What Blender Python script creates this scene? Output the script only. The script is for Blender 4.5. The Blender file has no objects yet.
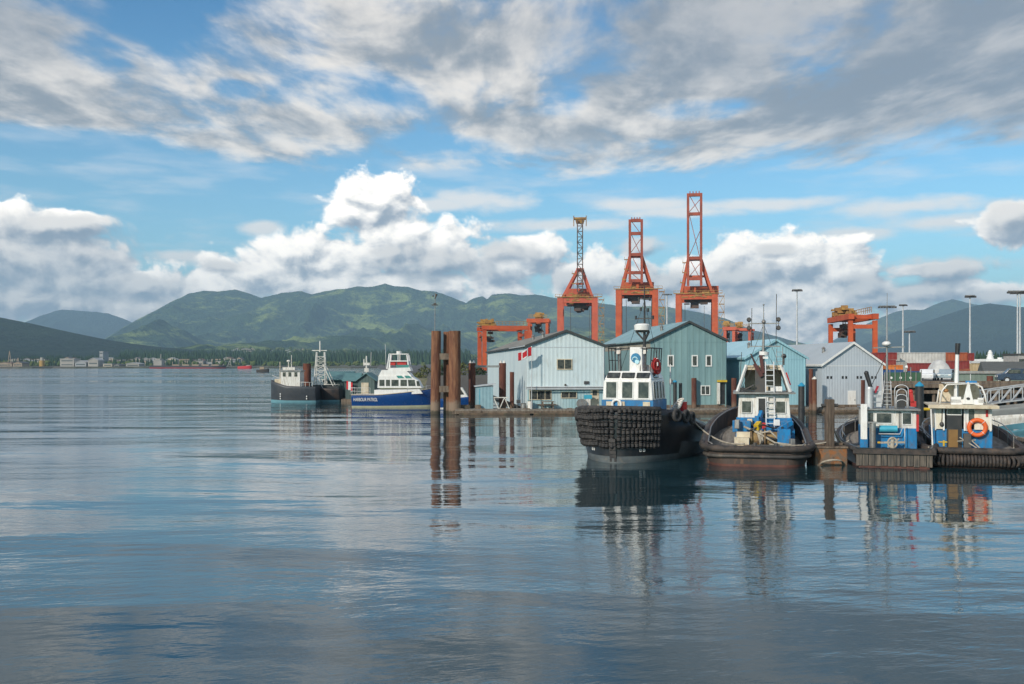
import bpy, math, random
import numpy as np
from mathutils import Vector, Matrix
random.seed(7)
rng = np.random.default_rng(11)
SC = bpy.context.scene
COL = SC.collection
R = math.radians
F = 995.6          # focal length in picture pixels (35 mm lens)
HZ = 364.0         # row of the horizon
CH = 5.0           # eye height above the water, metres
SUN_EL, SUN_AZ = R(27), R(219)   # azimuth clockwise from +Y (the view direction)

# ------------------------------------------------------------------ camera
cd = bpy.data.cameras.new('camera'); cam = bpy.data.objects.new('camera', cd); COL.objects.link(cam)
cam.location = (0, 0, CH); cam.rotation_euler = (R(90), 0, 0)
cd.lens = 35; cd.sensor_width = 36; cd.shift_y = (HZ-342)/1024; cd.clip_start = .5; cd.clip_end = 60000
SC.camera = cam
SC.render.resolution_x, SC.render.resolution_y = 1024, 684
SC.view_settings.view_transform = 'Standard'; SC.view_settings.look = 'None'
SC.view_settings.exposure = 0.52; SC.view_settings.gamma = 1
SC.view_settings.use_curve_mapping = False
SC.cycles.max_bounces = 8; SC.cycles.volume_bounces = 0; SC.cycles.use_denoising = True
SC.cycles.caustics_reflective = False; SC.cycles.caustics_refractive = False

# ------------------------------------------------------------------ node helper
class E:
    """a socket that understands arithmetic"""
    nt = None
    def __init__(s, k): s.k = k
    @staticmethod
    def link(v, sock):
        if isinstance(v, E): E.nt.links.new(v.k, sock)
        elif isinstance(v, (tuple, list)): sock.default_value = v if len(v) == len(sock.default_value) else (*v, 1)
        else: sock.default_value = v
    def _m(op, *a):
        n = E.nt.nodes.new('ShaderNodeMath'); n.operation = op
        for i, v in enumerate(a): E.link(v, n.inputs[i])
        return E(n.outputs[0])
    def __add__(s, o): return E._m('ADD', s, o)
    __radd__ = __add__
    def __sub__(s, o): return E._m('SUBTRACT', s, o)
    def __rsub__(s, o): return E._m('SUBTRACT', o, s)
    def __mul__(s, o): return E._m('MULTIPLY', s, o)
    __rmul__ = __mul__
    def __truediv__(s, o): return E._m('DIVIDE', s, o)
def fn(op, *a): return E._m(op, *a)
def ss(x, lo, hi, a=0., b=1.):
    n = E.nt.nodes.new('ShaderNodeMapRange'); n.interpolation_type = 'SMOOTHSTEP'
    for i, v in enumerate((x, lo, hi, a, b)): E.link(v, n.inputs[i])
    return E(n.outputs[0])
def vec(x, y, z=0.):
    n = E.nt.nodes.new('ShaderNodeCombineXYZ')
    for i, v in enumerate((x, y, z)): E.link(v, n.inputs[i])
    return E(n.outputs[0])
def sep(v):
    n = E.nt.nodes.new('ShaderNodeSeparateXYZ'); E.link(v, n.inputs[0]); return [E(o) for o in n.outputs]
def vm(op, a, b=None, out=0):
    n = E.nt.nodes.new('ShaderNodeVectorMath'); n.operation = op
    E.link(a, n.inputs[0])
    if b is not None: E.link(b, n.inputs[1])
    return E(n.outputs[out])
def noise(v, scale, detail=4., rough=.5, dist=0., dim='3D'):
    n = E.nt.nodes.new('ShaderNodeTexNoise'); n.noise_dimensions = dim
    E.link(v, n.inputs['Vector']); n.inputs['Scale'].default_value = scale; n.inputs['Detail'].default_value = detail
    n.inputs['Roughness'].default_value = rough; n.inputs['Distortion'].default_value = dist
    return E(n.outputs[0])
def voro(v, scale, smooth=.6, feature='SMOOTH_F1'):
    n = E.nt.nodes.new('ShaderNodeTexVoronoi'); n.feature = feature; n.voronoi_dimensions = '2D'
    E.link(v, n.inputs['Vector']); n.inputs['Scale'].default_value = scale
    if feature == 'SMOOTH_F1': n.inputs['Smoothness'].default_value = smooth
    return E(n.outputs['Distance'])
def mix(f, a, b, blend='MIX'):
    n = E.nt.nodes.new('ShaderNodeMix'); n.data_type = 'RGBA'; n.blend_type = blend
    E.link(f, n.inputs[0]); E.link(a, n.inputs[6]); E.link(b, n.inputs[7])
    return E(n.outputs[2])

# ------------------------------------------------------------------ sky: physical sky with a cloud cover over it
def angs(px, py):
    a = math.atan((px-512)/F); return a, (HZ-py)/F*math.cos(a)
BRIGHT = [ # centre, radii of the cumulus heaps (degrees would do as well; written as azimuth / height steps of 1/996)
 (378,203,46,30),(392,190,26,22),(350,214,26,14),
 (215,288,52,22),(255,270,50,27),(298,252,40,28),(345,262,52,28),(398,243,52,30),(445,248,50,28),(500,268,44,22),
 (535,254,36,27),(590,278,60,28),(645,290,60,28),(380,288,190,20),
 (745,268,58,34),(800,262,62,30),(846,272,40,22),(700,275,50,28),(790,305,150,44),(690,305,90,32),(876,298,36,14),
 (18,222,48,20),(64,222,36,20),(10,268,100,44),(85,278,62,30),(148,284,44,24),(40,302,120,24),(140,306,50,18),
 (955,291,80,11),(1020,222,40,22),(925,270,46,8)]
GREY = [(8,258,120,34),(75,282,80,22),(60,224,50,15),(140,284,50,14),(30,300,120,20),(432,262,72,20),(500,252,44,14),(390,252,22,8),(230,266,26,7),(660,282,44,16),
 (735,276,34,16),(738,300,24,12),(862,288,32,15),(918,291,46,15),(930,270,52,12),(1012,214,30,18),(985,296,50,10),(640,248,26,9),(570,282,34,14),(775,250,22,7)]
def heap(p, items):
    g = None
    for cx, cy, rx, ry in items:
        a, e = angs(cx, cy)
        q = vm('SUBTRACT', p, (a, e, 0)); q = vm('MULTIPLY', q, (F/rx, F/ry, 0))
        l = 1 - vm('LENGTH', q, out=1)
        if g is None: g = l
        else:
            n = E.nt.nodes.new('ShaderNodeMath'); n.operation = 'SMOOTH_MAX' if items is BRIGHT else 'MAXIMUM'
            E.link(g, n.inputs[0]); E.link(l, n.inputs[1]); n.inputs[2].default_value = .12; g = E(n.outputs[0])
    return g
def cloud_group():
    nt = bpy.data.node_groups.new('cumulus density', 'ShaderNodeTree')
    nt.interface.new_socket('p', in_out='INPUT', socket_type='NodeSocketVector')
    nt.interface.new_socket('white', in_out='OUTPUT', socket_type='NodeSocketFloat')
    nt.interface.new_socket('grey', in_out='OUTPUT', socket_type='NodeSocketFloat')
    gi = nt.nodes.new('NodeGroupInput'); go = nt.nodes.new('NodeGroupOutput')
    E.nt = nt; p = E(gi.outputs[0])
    pn = vm('MULTIPLY', p, (1, 1.35, 1))
    w = noise(pn, 12, 1, .5, dim='2D'); w2 = noise(vm('ADD', pn, (3.1, 1.7, 0)), 12, 1, .5, dim='2D')
    pw = vm('ADD', pn, vec((w-.5)*.035, (w2-.5)*.035))
    n1 = noise(pw, 28, 6, .6, dim='2D')
    v1 = voro(pw, 26, .5); v2 = voro(pw, 62, .5, 'F1')
    t = (n1-.5)*1.25 + (.45-v1)*.5
    E.link(heap(p, BRIGHT) + t + (.45-v2)*.22, go.inputs[0])
    E.link(heap(p, GREY) + t*1.2 + (.45-v2)*.3, go.inputs[1]); return nt
GB = cloud_group()
w = bpy.data.worlds.new('World'); SC.world = w; w.use_nodes = True
E.nt = nt = w.node_tree; nt.nodes.clear()
sky = nt.nodes.new('ShaderNodeTexSky'); sky.sky_type = 'NISHITA'; sky.sun_disc = False
sky.sun_elevation = SUN_EL; sky.sun_rotation = SUN_AZ; sky.air_density = 1.0; sky.dust_density = .4; sky.ozone_density = 2.0
tc = nt.nodes.new('ShaderNodeTexCoord'); X, Y, Z = sep(E(tc.outputs['Generated']))
hyp = fn('SQRT', X*X+Y*Y)
az = fn('ARCTAN2', X, Y); el = Z/fn('MAXIMUM', hyp, 1e-3)
P = vec(az, el)
def grp(p):
    n = E.nt.nodes.new('ShaderNodeGroup'); n.node_tree = GB; E.link(p, n.inputs[0]); return E(n.outputs[0]), E(n.outputs[1])
base = vm('SCALE', E(sky.outputs[0])); base.k.node.inputs['Scale'].default_value = .115
base = vm('MULTIPLY', base, (.57, .88, .95))
base = mix(ss(el, .10, .44), base, vm('MULTIPLY', base, (.40, .66, .82)))      # the blue deepens with height
# thin high layer, laid out on a horizontal sheet overhead
zc = fn('MAXIMUM', Z, .02)
H = vec(X/zc, Y/zc)
Hs = vm('MULTIPLY', H, (1., .44, 1))
Hw = vm('ADD', Hs, vec((noise(Hs, .9, 2)-.5)*.45, (noise(vm('ADD', Hs, (5, 3, 0)), .9, 2)-.5)*.45))
n_big = noise(Hw, .55, 3, .5); n_mid = noise(Hw, 2.5, 6, .58); n_fine = noise(Hw, 7.0, 5, .6)
cov = ss(el, .155, .24, -.55, .13)
bias = heap(P, [(870,70,260,110),(600,120,170,50),(60,90,110,60),(330,110,90,60),(250,60,60,60),(430,40,120,50),(700,160,260,22),(480,166,120,8),(240,150,110,18)])
holes = heap(P, [(195,20,110,50),(330,88,90,26),(100,52,36,22),(265,60,60,24),(20,135,50,10),(430,142,50,10),(70,140,90,12),(240,88,30,12),(565,100,30,20),(700,110,60,14),(980,160,60,12)])
dens = n_mid*1.55 + n_big*.55 + n_fine*.36 - 1.135 + cov + ss(bias, -.7, .8, -.10, .25) - ss(holes, -.4, .6, 0., .34)
ca = ss(dens, -.12, .40)
s_l = noise(vm('ADD', Hw, (.13, .12, 0)), 2.5, 6, .58)
lit = (n_mid - s_l)*3.0 + (n_fine-.5)*.9 + .52 - ss(dens, .15, .75, 0., .42)
dk = ss(heap(P, [(960,60,200,110),(760,30,160,60),(990,130,120,40),(20,10,90,50),(640,30,120,40)]), -.6, .7)
c_hi = mix(ss(lit, .0, .95), (.225,.245,.27), (.76,.70,.63))
c_hi = mix(dk*.55, c_hi, (.17,.20,.245))
col = mix(ca*.93, base, c_hi)
# faint veil low down
veil = ss(noise(vm('MULTIPLY', P, (1, 5, 1)), 7., 5, .55), .46, .72)*ss(el, .03, .1)*ss(el, .26, .16)
col = mix(veil*.55, col, (.66,.69,.72))
flecks = heap(P, [(120,262,24,9),(262,228,24,9),(182,257,50,8),(905,206,80,10),(760,205,90,8),(690,212,80,7),(850,235,60,8),(480,200,60,14),(440,205,50,10),(570,225,90,8),(640,205,70,8),(940,222,60,9)])
col = mix(ss(flecks+(noise(vm('MULTIPLY', P, (1, 2.2, 1)), 22., 5, .6)-.5)*1.6, -.15, .75)*.85, col, (.80,.765,.72))
high = col
d0, g0 = grp(P); d1, g1 = grp(vm('ADD', P, (-.0062, .0092, 0)))
ab = ss(d0, -.06, .26)
nf = noise(vm('MULTIPLY', P, (1, 1.4, 1)), 75., 4, .6)-.5
nm = noise(vm('MULTIPLY', P, (1, 1.3, 1)), 36., 5, .62)-.5
lb = (d0-d1)*1.25 + .66 + nm*1.0 - ss(d0, .3, 1.3, 0., .22) + nf*.75
c_b = mix(ss(lb, -.15, 1.25), (.27,.315,.375), (1.36,1.25,1.11))
col = mix(ab, col, c_b)
lg = (g0-g1)*1.2+.42+nf*.6+nm*1.1
c_g = mix(ss(lg, -.25, 1.25), (.20,.245,.305), (.80,.75,.69))
col = mix(ss(g0, -.25, .65)*.9, col, c_g)
bgs = []
for c in (high, col):
    bg = nt.nodes.new('ShaderNodeBackground'); E.link(c, bg.inputs[0]); bg.inputs[1].default_value = 1; bgs.append(bg)
low = fn('LESS_THAN', el, .262)*fn('GREATER_THAN', el, -.01)*fn('LESS_THAN', fn('ABSOLUTE', az), .8)   # the heaps stand low in the north only
ms = nt.nodes.new('ShaderNodeMixShader'); E.link(low, ms.inputs[0])
for i in (0, 1): nt.links.new(bgs[i].outputs[0], ms.inputs[i+1])
wo = nt.nodes.new('ShaderNodeOutputWorld'); nt.links.new(ms.outputs[0], wo.inputs[0])
w.cycles.sampling_method = 'MANUAL'; w.cycles.sample_map_resolution = 512

# ------------------------------------------------------------------ sun
ld = bpy.data.lights.new('sun', 'SUN'); lo = bpy.data.objects.new('sun', ld); COL.objects.link(lo)
ld.energy = 2.8; ld.angle = R(2.); ld.color = (1, .90, .77)
sd = Vector((math.sin(SUN_AZ)*math.cos(SUN_EL), math.cos(SUN_AZ)*math.cos(SUN_EL), math.sin(SUN_EL)))
lo.rotation_euler = sd.to_track_quat('Z', 'Y').to_euler(); lo.location = sd*300

# ------------------------------------------------------------------ mesh helpers
def at(px, py, y): return Vector(((px-512)*y/F, y, CH-(py-HZ)*y/F))
def wl(py): return CH*F/(py-HZ)
class MB:
    def __init__(s): s.v = []; s.f = []; s.m = []; s.s = []
    def add(s, vs, fs, mi=0, sm=False):
        o = len(s.v); s.v += [tuple(v) for v in vs]
        for f in fs: s.f.append([i+o for i in f]); s.m.append(mi); s.s.append(sm)
        return s
    def box(s, c, d, rz=0, rx=0, ry=0, mi=0, top=1., topy=None):
        M = Matrix.Translation(c) @ Matrix.Rotation(rz, 4, 'Z') @ Matrix.Rotation(ry, 4, 'Y') @ Matrix.Rotation(rx, 4, 'X')
        ty = top if topy is None else topy
        vs = []
        for z in (-.5, .5):
            k, ky = (top, ty) if z > 0 else (1, 1)
            for x, y in ((-.5,-.5),(.5,-.5),(.5,.5),(-.5,.5)): vs.append(M @ Vector((x*d[0]*k, y*d[1]*ky, z*d[2])))
        return s.add(vs, [(3,2,1,0),(4,5,6,7),(0,1,5,4),(1,2,6,5),(2,3,7,6),(3,0,4,7)], mi)
    def bar(s, a, b, w, h=None, mi=0):
        a, b = Vector(a), Vector(b); d = b-a; L = d.length
        if L < 1e-6: return s
        q = d.to_track_quat('Z', 'Y').to_matrix(); h = h or w; vs = []
        for z in (0, L):
            for x, y in ((-1,-1),(1,-1),(1,1),(-1,1)): vs.append(a + q @ Vector((x*w/2, y*h/2, z)))
        return s.add(vs, [(3,2,1,0),(4,5,6,7),(0,1,5,4),(1,2,6,5),(2,3,7,6),(3,0,4,7)], mi)
    def cyl(s, a, b, r, r2=None, n=10, mi=0, caps=True):
        a, b = Vector(a), Vector(b); d = b-a; q = d.to_track_quat('Z', 'Y').to_matrix(); r2 = r if r2 is None else r2
        vs = []
        for p, rr in ((a, r), (b, r2)):
            for i in range(n):
                t = 2*math.pi*i/n; vs.append(p + q @ Vector((rr*math.cos(t), rr*math.sin(t), 0)))
        s.add(vs, [(i, (i+1) % n, n+(i+1) % n, n+i) for i in range(n)], mi, True)
        if caps: s.add(vs, [tuple(range(n-1, -1, -1)), tuple(range(n, 2*n))], mi)
        return s
    def tube(s, pts, r, n=6, mi=0, closed=False):
        pts = [Vector(p) for p in pts]; N = len(pts); vs = []
        for i, p in enumerate(pts):
            a = pts[i-1] if (i or closed) else p; b = pts[(i+1) % N] if (i < N-1 or closed) else p
            q = (b-a).to_track_quat('Z', 'Y').to_matrix()
            for k in range(n):
                t = 2*math.pi*k/n; vs.append(p + q @ Vector((r*math.cos(t), r*math.sin(t), 0)))
        # keep rings from twisting
        fs = []
        for i in range(N if closed else N-1):
            j = (i+1) % N
            A = [vs[i*n+k] for k in range(n)]
            best = min(range(n), key=lambda o: sum((A[k]-vs[j*n+(k+o) % n]).length for k in range(0, n, 2)))
            for k in range(n):
                fs.append((i*n+k, i*n+(k+1) % n, j*n+(k+1+best) % n, j*n+(k+best) % n))
        if not closed: fs += [tuple(range(n-1, -1, -1)), tuple(range((N-1)*n, N*n))]
        return s.add(vs, fs, mi, True)
    def ext(s, poly, f, a, b, mi=0):
        """closed polygon (2-D points) extruded; f(u, v, w) -> 3-D point, w from a to b"""
        n = len(poly); vs = [f(u, v, a) for u, v in poly] + [f(u, v, b) for u, v in poly]
        return s.add(vs, [tuple(range(n-1, -1, -1)), tuple(range(n, 2*n))] + [(i, (i+1) % n, n+(i+1) % n, n+i) for i in range(n)], mi)
    def torus(s, c, R_, r, ax=(0, 1, 0), n=18, m=8, mi=0, sy=1.):
        q = Vector(ax).to_track_quat('Z', 'Y').to_matrix(); vs = []; c = Vector(c)
        for i in range(n):
            t = 2*math.pi*i/n
            for k in range(m):
                u = 2*math.pi*k/m; rr = R_+r*math.cos(u)
                vs.append(c + q @ Vector((rr*math.cos(t), rr*math.sin(t), r*sy*math.sin(u))))
        return s.add(vs, [(i*m+k, ((i+1) % n)*m+k, ((i+1) % n)*m+(k+1) % m, i*m+(k+1) % m) for i in range(n) for k in range(m)], mi, True)
    def ball(s, c, r, sc=(1, 1, 1), n=10, m=6, mi=0):
        vs = [Vector(c)+Vector((0, 0, -r*sc[2]))]
        for j in range(1, m):
            ph = -math.pi/2+math.pi*j/m
            for i in range(n):
                t = 2*math.pi*i/n; vs.append(Vector(c)+Vector((r*sc[0]*math.cos(ph)*math.cos(t), r*sc[1]*math.cos(ph)*math.sin(t), r*sc[2]*math.sin(ph))))
        vs.append(Vector(c)+Vector((0, 0, r*sc[2]))); L = len(vs)-1; fs = []
        for i in range(n):
            fs.append((0, 1+(i+1) % n, 1+i)); fs.append((L, L-n+i, L-n+(i+1) % n))
            for j in range(m-2): a = 1+j*n; fs.append((a+i, a+(i+1) % n, a+n+(i+1) % n, a+n+i))
        return s.add(vs, fs, mi, True)
    def build(s, name, mats, parent=None, label=None, bev=0):
        me = bpy.data.meshes.new(name); me.from_pydata(s.v, [], s.f)
        for m in (mats if isinstance(mats, (list, tuple)) else [mats]): me.materials.append(m)
        me.polygons.foreach_set('material_index', s.m); me.polygons.foreach_set('use_smooth', s.s); me.update()
        o = bpy.data.objects.new(name, me); COL.objects.link(o)
        if parent: o.parent = parent
        if label: o['label'] = label
        if bev:
            b = o.modifiers.new('edge', 'BEVEL'); b.width = bev; b.segments = 2; b.limit_method = 'ANGLE'
        return o
def tag(o, label=None, cat=None, group=None, kind=None):
    if label: o['label'] = label
    if cat: o['category'] = cat
    if group: o['group'] = group
    if kind: o['kind'] = kind
    return o
def thing(name, label, cat, loc=(0, 0, 0), rz=0, group=None):
    o = bpy.data.objects.new(name, None); COL.objects.link(o); o.location = loc; o.rotation_euler = (0, 0, rz)
    o.empty_display_size = .3
    return tag(o, label, cat, group)
def copy_tree(o, loc=None, rz=None, label=None, group=None, parent=None, kids=None):
    if kids is None:
        kids = {}
        for x in bpy.data.objects:
            if x.parent: kids.setdefault(x.parent, []).append(x)
    c = o.copy(); COL.objects.link(c)
    if parent: c.parent = parent
    for ch in kids.get(o, []): copy_tree(ch, parent=c, kids=kids)
    if loc is not None: c.location = loc
    if rz is not None: c.rotation_euler = (0, 0, rz)
    if label: c['label'] = label
    if group: c['group'] = group
    return c

# ------------------------------------------------------------------ materials
def mat(name, c, rough=.6, metal=0., c2=None, sc=2., amt=.5, stretch=(1, 1, 1), bump=0., bsc=8., rib=None, ribc=0., spec=None, dirt=None, dsc=1.2, contrast=(.35, .65), tide=None):
    """c mixed with c2 by stretched noise; rib=(period) fine vertical siding; dirt=(colour, amount) patchy stains"""
    m = bpy.data.materials.new(name); m.use_nodes = True; nt = m.node_tree; E.nt = nt
    b = nt.nodes['Principled BSDF']; t = nt.nodes.new('ShaderNodeTexCoord'); V = E(t.outputs['Object'])
    Vs = vm('MULTIPLY', V, stretch)
    if c2 is None: c2 = tuple(x*.72 for x in c)
    n = noise(Vs, sc, 5, .6)
    colr = mix(ss(n, contrast[0], contrast[1], 0., 1.)*amt*1., c, c2)
    if dirt:
        dn = noise(vm('MULTIPLY', V, (stretch[0]*1.7, stretch[1]*1.7, stretch[2]*1.1)), dsc*2, 6, .65)
        colr = mix(ss(dn, .5, .72)*dirt[1], colr, dirt[0])
    h = noise(V, bsc, 4, .6)*bump
    if tide:      # growth and scum up to the high water line
        zz = sep(V)[2]; tn = noise(vm('MULTIPLY', V, (3, 3, 1.5)), 2.2, 5, .65)
        colr = mix(ss(zz+(tn-.5)*1.6, tide[0], tide[0]-.5)*tide[2], colr, tide[1])
        colr = mix(ss(zz+(tn-.5)*.5, .45, .2)*.8, colr, (.022,.024,.014))
    if rib:
        x, y, z = sep(V)
        k = fn('SINE', (x+y)*(2*math.pi/rib))
        colr = mix(ss(k, .55, 1.)*ribc, colr, tuple(v*.55 for v in c))
        h = h + k*.012
    E.link(colr, b.inputs['Base Color']); b.inputs['Metallic'].default_value = metal
    rr = fn('MINIMUM', n*.25+(rough-.12), 1.); E.link(rr, b.inputs['Roughness'])
    if spec is not None: b.inputs['Specular IOR Level'].default_value = spec
    if bump or rib:
        bn = nt.nodes.new('ShaderNodeBump'); bn.inputs['Strength'].default_value = .6; bn.inputs['Distance'].default_value = 1.
        E.link(h, bn.inputs['Height']); nt.links.new(bn.outputs[0], b.inputs['Normal'])
    return m
# ------------------------------------------------------------------ water
def water_mat():
    m = bpy.data.materials.new('sea_water'); m.use_nodes = True; nt = m.node_tree; E.nt = nt
    b = nt.nodes['Principled BSDF']; g = nt.nodes.new('ShaderNodeNewGeometry'); Pp = E(g.outputs['Position'])
    b.inputs['Base Color'].default_value = (.010, .036, .046, 1); b.inputs['Roughness'].default_value = .015
    b.inputs['IOR'].default_value = 1.6
    P2 = vm('MULTIPLY', Pp, (1, 1, 0))
    wp = vm('ADD', P2, vec((noise(P2, .05, 2)-.5)*7, (noise(vm('ADD', P2, (31, 7, 0)), .05, 2)-.5)*7))
    a1 = noise(vm('MULTIPLY', wp, (.10, .36, 1)), 1., 2, .45)            # long low swell
    a0 = noise(vm('MULTIPLY', wp, (.055, .135, 1)), 1., 1, .4)
    a2 = noise(vm('MULTIPLY', wp, (.55, 1.15, 1)), 1., 2, .5)
    rot = vm('ADD', vec(0., 0.), P2); x, y, z = sep(rot)
    q = vec(x*.9+y*.35, y*.95-x*.32)
    a3 = noise(vm('MULTIPLY', q, (1.8, 4.2, 1)), 1., 2, .5, .4)            # ripples
    a4 = noise(vm('MULTIPLY', q, (5., 12., 1)), 1., 2, .5)
    calm = ss(noise(vm('MULTIPLY', P2, (.03, .06, 1)), 1., 3, .5), .38, .62)    # wind patches
    px_, py_, pz_ = sep(P2)
    breeze = ss(py_+px_*-.9, 55., 330.)     # open water beyond the marina is ruffled
    h = a0*(.20+breeze*.1) + a1*(.060+breeze*.03) + a2*(.0185+breeze*.03) + a3*(calm*.0052+.0022+breeze*.014) + a4*(calm*.0023+.0009+breeze*.003)
    lanes = noise(vm('MULTIPLY', P2, (.004, .02, 1)), 1., 4, .6)
    E.link(breeze*ss(lanes, .35, .6)*.16+.015, b.inputs['Roughness'])
    bn = nt.nodes.new('ShaderNodeBump'); bn.inputs['Strength'].default_value = 1.; bn.inputs['Distance'].default_value = 1.
    E.link(h, bn.inputs['Height']); nt.links.new(bn.outputs[0], b.inputs['Normal'])
    return m
S_ = 30000
tag(MB().add([(-S_, -S_, 0), (S_, -S_, 0), (S_, S_, 0), (-S_, S_, 0)], [(0, 1, 2, 3)]).build('water', water_mat()), kind='structure')

# ------------------------------------------------------------------ value noise for the terrain
def vnoise(x, y, seed=0):
    xi = np.floor(x).astype(np.int64); yi = np.floor(y).astype(np.int64); fx = x-xi; fy = y-yi
    fx = fx*fx*(3-2*fx); fy = fy*fy*(3-2*fy)
    def h(a, b):
        n = (a*374761393+b*668265263+seed*1442695041) & 0xffffffff
        n = ((n ^ (n >> 13))*1274126177) & 0xffffffff
        return ((n ^ (n >> 16)) & 0xffff)/65535.
    return (h(xi, yi)*(1-fx)+h(xi+1, yi)*fx)*(1-fy)+(h(xi, yi+1)*(1-fx)+h(xi+1, yi+1)*fx)*fy
def ridged(x, y, octs=5, seed=0):
    t = 0; a = 1; s = 0
    for o in range(octs):
        n = 1-abs(2*vnoise(x*2**o, y*2**o, seed+o)-1); t += a*n*n; s += a; a *= .5
    return t/s
def forest_mat(name, c, c2, c3, sc=1/260., sc2=1/40.):
    m = bpy.data.materials.new(name); m.use_nodes = True; nt = m.node_tree; E.nt = nt
    b = nt.nodes['Principled BSDF']; g = nt.nodes.new('ShaderNodeNewGeometry'); p = E(g.outputs['Position'])
    n1 = noise(vm('MULTIPLY', p, (1, .6, 2.2)), sc, 5, .6, .6); n2 = noise(p, sc2, 6, .78)
    k = mix(ss(n2, .38, .62), c, c2); k = mix(ss(n1+(n2-.5)*.35, .50, .68)*.85, k, c3)  # c3 paints sunlit patches between cloud shadows into the forest colour
    E.link(k, b.inputs['Base Color']); b.inputs['Roughness'].default_value = .95; b.inputs['Specular IOR Level'].default_value = .1
    bn = nt.nodes.new('ShaderNodeBump'); bn.inputs['Distance'].default_value = 55.; bn.inputs['Strength'].default_value = .9
    E.link(noise(p, 1/30., 6, .65), bn.inputs['Height']); nt.links.new(bn.outputs[0], b.inputs['Normal'])
    return m
def mountain(name, sky_pts, y0, yr, depth, m, seed, power=1.35, spur=.42, wav=900.  , z0=0., nx=420, ny=110, fade=0):
    pts = sorted(sky_pts); pxs = np.array([p[0] for p in pts], float); pys = np.array([p[1] for p in pts], float)
    def crest(X, Yr): return np.interp(512+F*X/Yr, pxs, (HZ-pys)/F)*Yr + CH
    xa, xb = (pxs[0]-512)*yr/F, (pxs[-1]-512)*yr/F
    xs = np.linspace(xa, xb, nx); ts = np.concatenate([np.linspace(0, 1, ny), 1+np.linspace(.05, 1, 14)])
    T, Xg = np.meshgrid(ts, xs, indexing='ij')
    Yg = np.where(T <= 1, y0+(yr-y0)*T, yr+depth*(T-1))
    cr = crest(Xg, yr); cr = cr*(1+.020*(ridged(Xg/120.+seed, Xg*0+seed, 4, seed+4)-.55))
    prof = np.clip(T, 0, 1)**power
    bend = (vnoise(Xg/700.+9, T*1.3, seed+50)-.5)*500
    rid = ridged((Xg+bend)/wav, Yg/(wav*2.4), 5, seed)
    env = np.clip(T, 0, 1); env = 4*env*(1-env)
    k = 1 - spur*np.clip(env*1.3, 0, 1)*(1-rid)*1.8
    jag = (ridged(Xg/170., Yg/260., 4, seed+9)-.5)*.10*env**.5
    Zg = z0 + (cr-z0)*np.clip(prof*k + jag*prof, 0, 1.0)
    lim = (crest(Xg*yr/Yg, yr)-CH)/yr*Yg*.975 + CH         # nothing in front reaches above the crest seen from the bay
    Zg = np.where(T < 1, np.minimum(Zg, np.maximum(lim, z0)), Zg)
    Zg = np.where(T > 1, Zg-np.clip(T-1, 0, 1)**1.2*.75*(cr-z0), Zg)
    n1, n2 = Xg.shape; V = np.stack([Xg, Yg, Zg], -1).reshape(-1, 3)
    i = np.arange((n1-1)*n2).reshape(n1-1, n2)[:, :-1].ravel(); Fc = np.stack([i, i+1, i+n2+1, i+n2], -1)
    b = MB(); b.v = V.tolist(); b.f = Fc.tolist(); b.m = [0]*len(b.f); b.s = [True]*len(b.f)
    o = tag(b.build(name, m), kind='structure'); o['_grid'] = 0; del o['_grid']
    def h(x, y):
        t = (y-y0)/(yr-y0)*(ny-1); ii = int(min(max(t, 0), ny-2)); jj = min(max((x-xa)/(xb-xa)*(nx-1), 0), nx-1)
        return float(np.interp(jj, np.arange(nx), Zg[ii]*(1-(t-ii))+Zg[ii+1]*(t-ii)))
    return h
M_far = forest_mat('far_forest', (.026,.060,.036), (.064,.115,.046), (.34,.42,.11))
M_dark = forest_mat('shaded_forest', (.018,.036,.026), (.028,.052,.034), (.04,.07,.04))  # darker copy for slopes in shade, the shade put into its colours
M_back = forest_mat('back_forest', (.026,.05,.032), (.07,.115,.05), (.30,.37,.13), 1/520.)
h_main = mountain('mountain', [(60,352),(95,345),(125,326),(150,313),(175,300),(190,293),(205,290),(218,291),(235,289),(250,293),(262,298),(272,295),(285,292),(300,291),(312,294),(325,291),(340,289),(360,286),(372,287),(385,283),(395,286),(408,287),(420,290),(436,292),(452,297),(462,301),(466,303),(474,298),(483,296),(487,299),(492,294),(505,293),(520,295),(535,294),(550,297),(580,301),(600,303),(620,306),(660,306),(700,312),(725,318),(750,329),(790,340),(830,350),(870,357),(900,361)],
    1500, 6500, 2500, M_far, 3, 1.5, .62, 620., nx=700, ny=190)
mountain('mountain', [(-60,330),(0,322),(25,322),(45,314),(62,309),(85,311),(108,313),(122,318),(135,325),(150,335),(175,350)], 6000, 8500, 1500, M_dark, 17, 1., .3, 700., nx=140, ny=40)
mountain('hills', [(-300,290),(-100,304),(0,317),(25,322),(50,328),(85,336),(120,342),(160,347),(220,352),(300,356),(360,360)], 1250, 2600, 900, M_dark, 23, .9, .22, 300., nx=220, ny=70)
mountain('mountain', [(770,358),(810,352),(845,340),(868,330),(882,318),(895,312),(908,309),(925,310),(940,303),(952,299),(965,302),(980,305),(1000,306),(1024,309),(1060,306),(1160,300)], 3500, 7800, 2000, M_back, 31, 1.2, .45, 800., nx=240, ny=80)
mountain('mountain', [(850,363),(880,356),(905,348),(925,336),(945,322),(960,312),(975,306),(990,303),(1005,305),(1024,307),(1060,300),(1120,288),(1250,300)], 2600, 5200, 2000, M_dark, 41, .8, .25, 700., nx=240, ny=80)

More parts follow.
